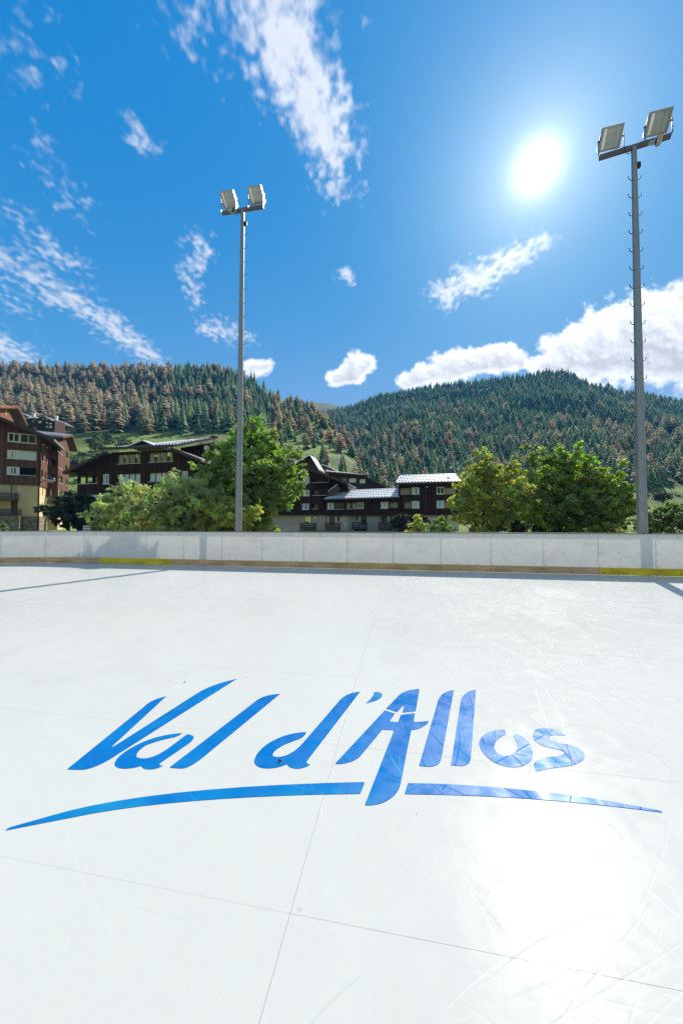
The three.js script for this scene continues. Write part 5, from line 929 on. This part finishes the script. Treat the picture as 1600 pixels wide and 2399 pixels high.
// rounder trees and bushes up the meadows
const onHill = (px, py, d0) => { for (let d = d0; d < 420; d += 0.5) { const x = (px - 800) / F * d, y = EYE + (1224 - py) / F * d; if (heightAt(x, -d) >= y) return d; } return 200; };
function hillBush(label, px, top, bottom, half, color, seed, leaves, name = 'meadow_bush', category = 'bush') {
  const d = onHill(px, bottom, 75); const y = heightAt((px - 800) / F * d, -d);
  return growTree({ name, label, category, bush: name !== 'meadow_tree', px, depth: d, top, left: px - half, right: px + half, low: 0.3, leaves, leaf: 0.55, color, seed, trunk: 0.12, stems: name === 'meadow_tree' ? 1 : 3, clumps: 26, ground: y - 0.3, mat: M.leaf });
}
hillBush('round green bush alone on the meadow above the black chalet', 222, 1013, 1062, 21, [0.06, 0.13, 0.03], 41, 2600, 'meadow_tree', 'tree');
hillBush('smaller green bush up the meadow right of the round one', 250, 1016, 1038, 13, [0.06, 0.125, 0.035], 42, 1300);
hillBush('low olive bush on the meadow just left of the chalet roof dormer', 286, 1028, 1050, 24, [0.08, 0.13, 0.04], 43, 1800);
hillBush('low pinkish-grey shrub on the meadow between the two big chalets', 178, 1076, 1094, 16, [0.14, 0.12, 0.085], 44, 1100, 'meadow_shrub', 'shrub');
hillBush('bright green bush behind the roof of the red-brown block', 72, 978, 1010, 27, [0.07, 0.17, 0.03], 45, 2600, 'meadow_tree', 'tree');
{ // twisted little pine on the sunny bank right of the mast
  const d = onHill(1553, 1190, 60), y = heightAt((1553 - 800) / F * d, -d);
  growTree({ name: 'pine_tree', label: 'small open-crowned pine on the grassy bank at the right edge', category: 'tree', px: 1553, depth: d, top: 1152, left: 1528, right: 1572, low: (1190 - 1180) / F * d + 0.8, leaves: 2600, leaf: 0.5, color: [0.07, 0.075, 0.035], seed: 46, trunk: 0.16, clumps: 22, ground: y - 0.2, mat: M.darkLeaf, ragged: 0.4 });
}
// ================================================================ STREET FURNITURE AND SMALL THINGS
{ // street lamp in front of the red-brown block
  const b = at(90, 1224, 30).setY(-0.2), o = thing('street_lamp', 'dark street lamp on a curved arm in front of the red-brown block', 'street lamp', b), h = at(90, 1128, 30).y + 0.2, hx = at(121, 1124, 30).x - b.x, hy = at(121, 1124, 30).y + 0.2;
  part('pole', [new THREE.CylinderGeometry(0.05, 0.075, h, 10).translate(0, h / 2, 0)], M.darkMetal, o);
  part('arm', tube([V3(0, h - 0.35, 0), V3(0.15, h - 0.05, 0), V3(hx * 0.6, hy - 0.05, 0), V3(hx - 0.2, hy, 0)], 0.032, 7), M.darkMetal, o);
  const hood = part('lamp_hood', new THREE.SphereGeometry(0.33, 24, 12, 0, Math.PI * 2, 0, Math.PI / 2).scale(1, 0.78, 0.8), std({ color: lin(0.03, 0.03, 0.032), roughness: 0.25, metalness: 0.4 }), o); hood.position.set(hx, hy, 0);
  const lens = part('lamp_lens', new THREE.SphereGeometry(0.325, 24, 12, 0, Math.PI * 2, Math.PI / 2, Math.PI / 2).scale(1, 0.72, 0.8), std({ color: lin(0.45, 0.46, 0.46), roughness: 0.12 }), o); lens.position.set(hx, hy - 0.004, 0);
}
{ // lamp on the roof line, half in the tall tree
  const b = at(500, 1224, 40).setY(-0.2), o = thing('street_lamp', 'street lamp with a flat dark hood rising beside the tall tree top', 'street lamp', b), h = at(500, 1022, 40).y + 0.2;
  part('pole', [new THREE.CylinderGeometry(0.05, 0.08, h, 8).translate(0, h / 2, 0)], M.darkMetal, o); part('lamp_hood', new THREE.CylinderGeometry(0.12, 0.5, 0.16, 16).translate(0, h, 0), M.darkMetal, o);
}
{ // low cream wall with a rail right of the tall tree, white slats and dark fence by the dark spreading tree, blue and yellow board
  const w = new Wall(672, 58, 10); const g = house('garden_wall', 'low pale rendered wall in front of the gabled chalet, right of the tall tree', w, 'wall'); const [a, , c, d] = w.rect([646, 1231, 699, 1246]);
  wallPart(g, w, [[a, -1], [c, -1], [c, d], [a, d]], [], M.beige, 0.3); part('coping', place(box(c - a + 0.1, 0.08, 0.42, (a + c) / 2, d + 0.04, -0.15), w, g), M.cream, g);
  const f = new Wall(240, 34, 4), q = house('slat_fence', 'dark wooden slat fence between the dark spreading tree and the pale bushes', f, 'fence'); const [fa, fb, fc, fd] = f.rect([213, 1232, 285, 1246]);
  for (let k = 0; k < 3; k++) part('slat', place(box(fc - fa, 0.13, 0.035, (fa + fc) / 2, fd - 0.1 - k * 0.22, 0), f, q), M.darkWood, q);
  for (let k = 0; k < 3; k++) part('post', place(box(0.1, fd + 1, 0.1, lerp(fa + 0.1, fc - 0.1, k / 2), (fd - 1) / 2, -0.07), f, q), M.darkWood, q);
  const v = new Wall(204, 33, 4), s = house('white_barrier', 'short white slatted barrier at the foot of the dark spreading tree', v, 'barrier'); const [sa, sb, sc, sd] = v.rect([195.5, 1231.5, 212, 1246]);
  for (let k = 0; k < 3; k++) part('slat', place(box(sc - sa, 0.12, 0.03, (sa + sc) / 2, sd - 0.07 - k * 0.2, 0), v, s), M.white, s);
  for (const x of [sa + 0.05, sc - 0.05]) part('post', place(box(0.07, sd + 1, 0.06, x, (sd - 1) / 2, -0.05), v, s), M.darkWood, s);
  const k = new Wall(198, 45, 6), bd = house('notice_board', 'blue board with a yellow band half hidden behind the dark spreading tree', k, 'notice board'); const [ka, kb, kc, kd] = k.rect([183, 1197, 214, 1213]);
  part('board', place(box(kc - ka, kd - kb, 0.08, (ka + kc) / 2, (kb + kd) / 2, 0), k, bd), std({ color: lin(0.04, 0.22, 0.55), roughness: 0.5 }), bd); part('band', place(box((kc - ka) * 0.7, 0.22, 0.02, (ka + kc) / 2, lerp(kb, kd, 0.66), 0.05), k, bd), M.yellow, bd);
  for (const x of [ka + 0.1, kc - 0.1]) part('leg', place(box(0.08, kb + 1, 0.08, x, (kb - 1) / 2, 0), k, bd), M.darkMetal, bd);
}
// ---------------------------------------------------------------- shadows on, picture
scene.traverse((o) => { if (o.isMesh) { o.castShadow = true; o.receiveShadow = true; } });
renderer.render(scene, camera);
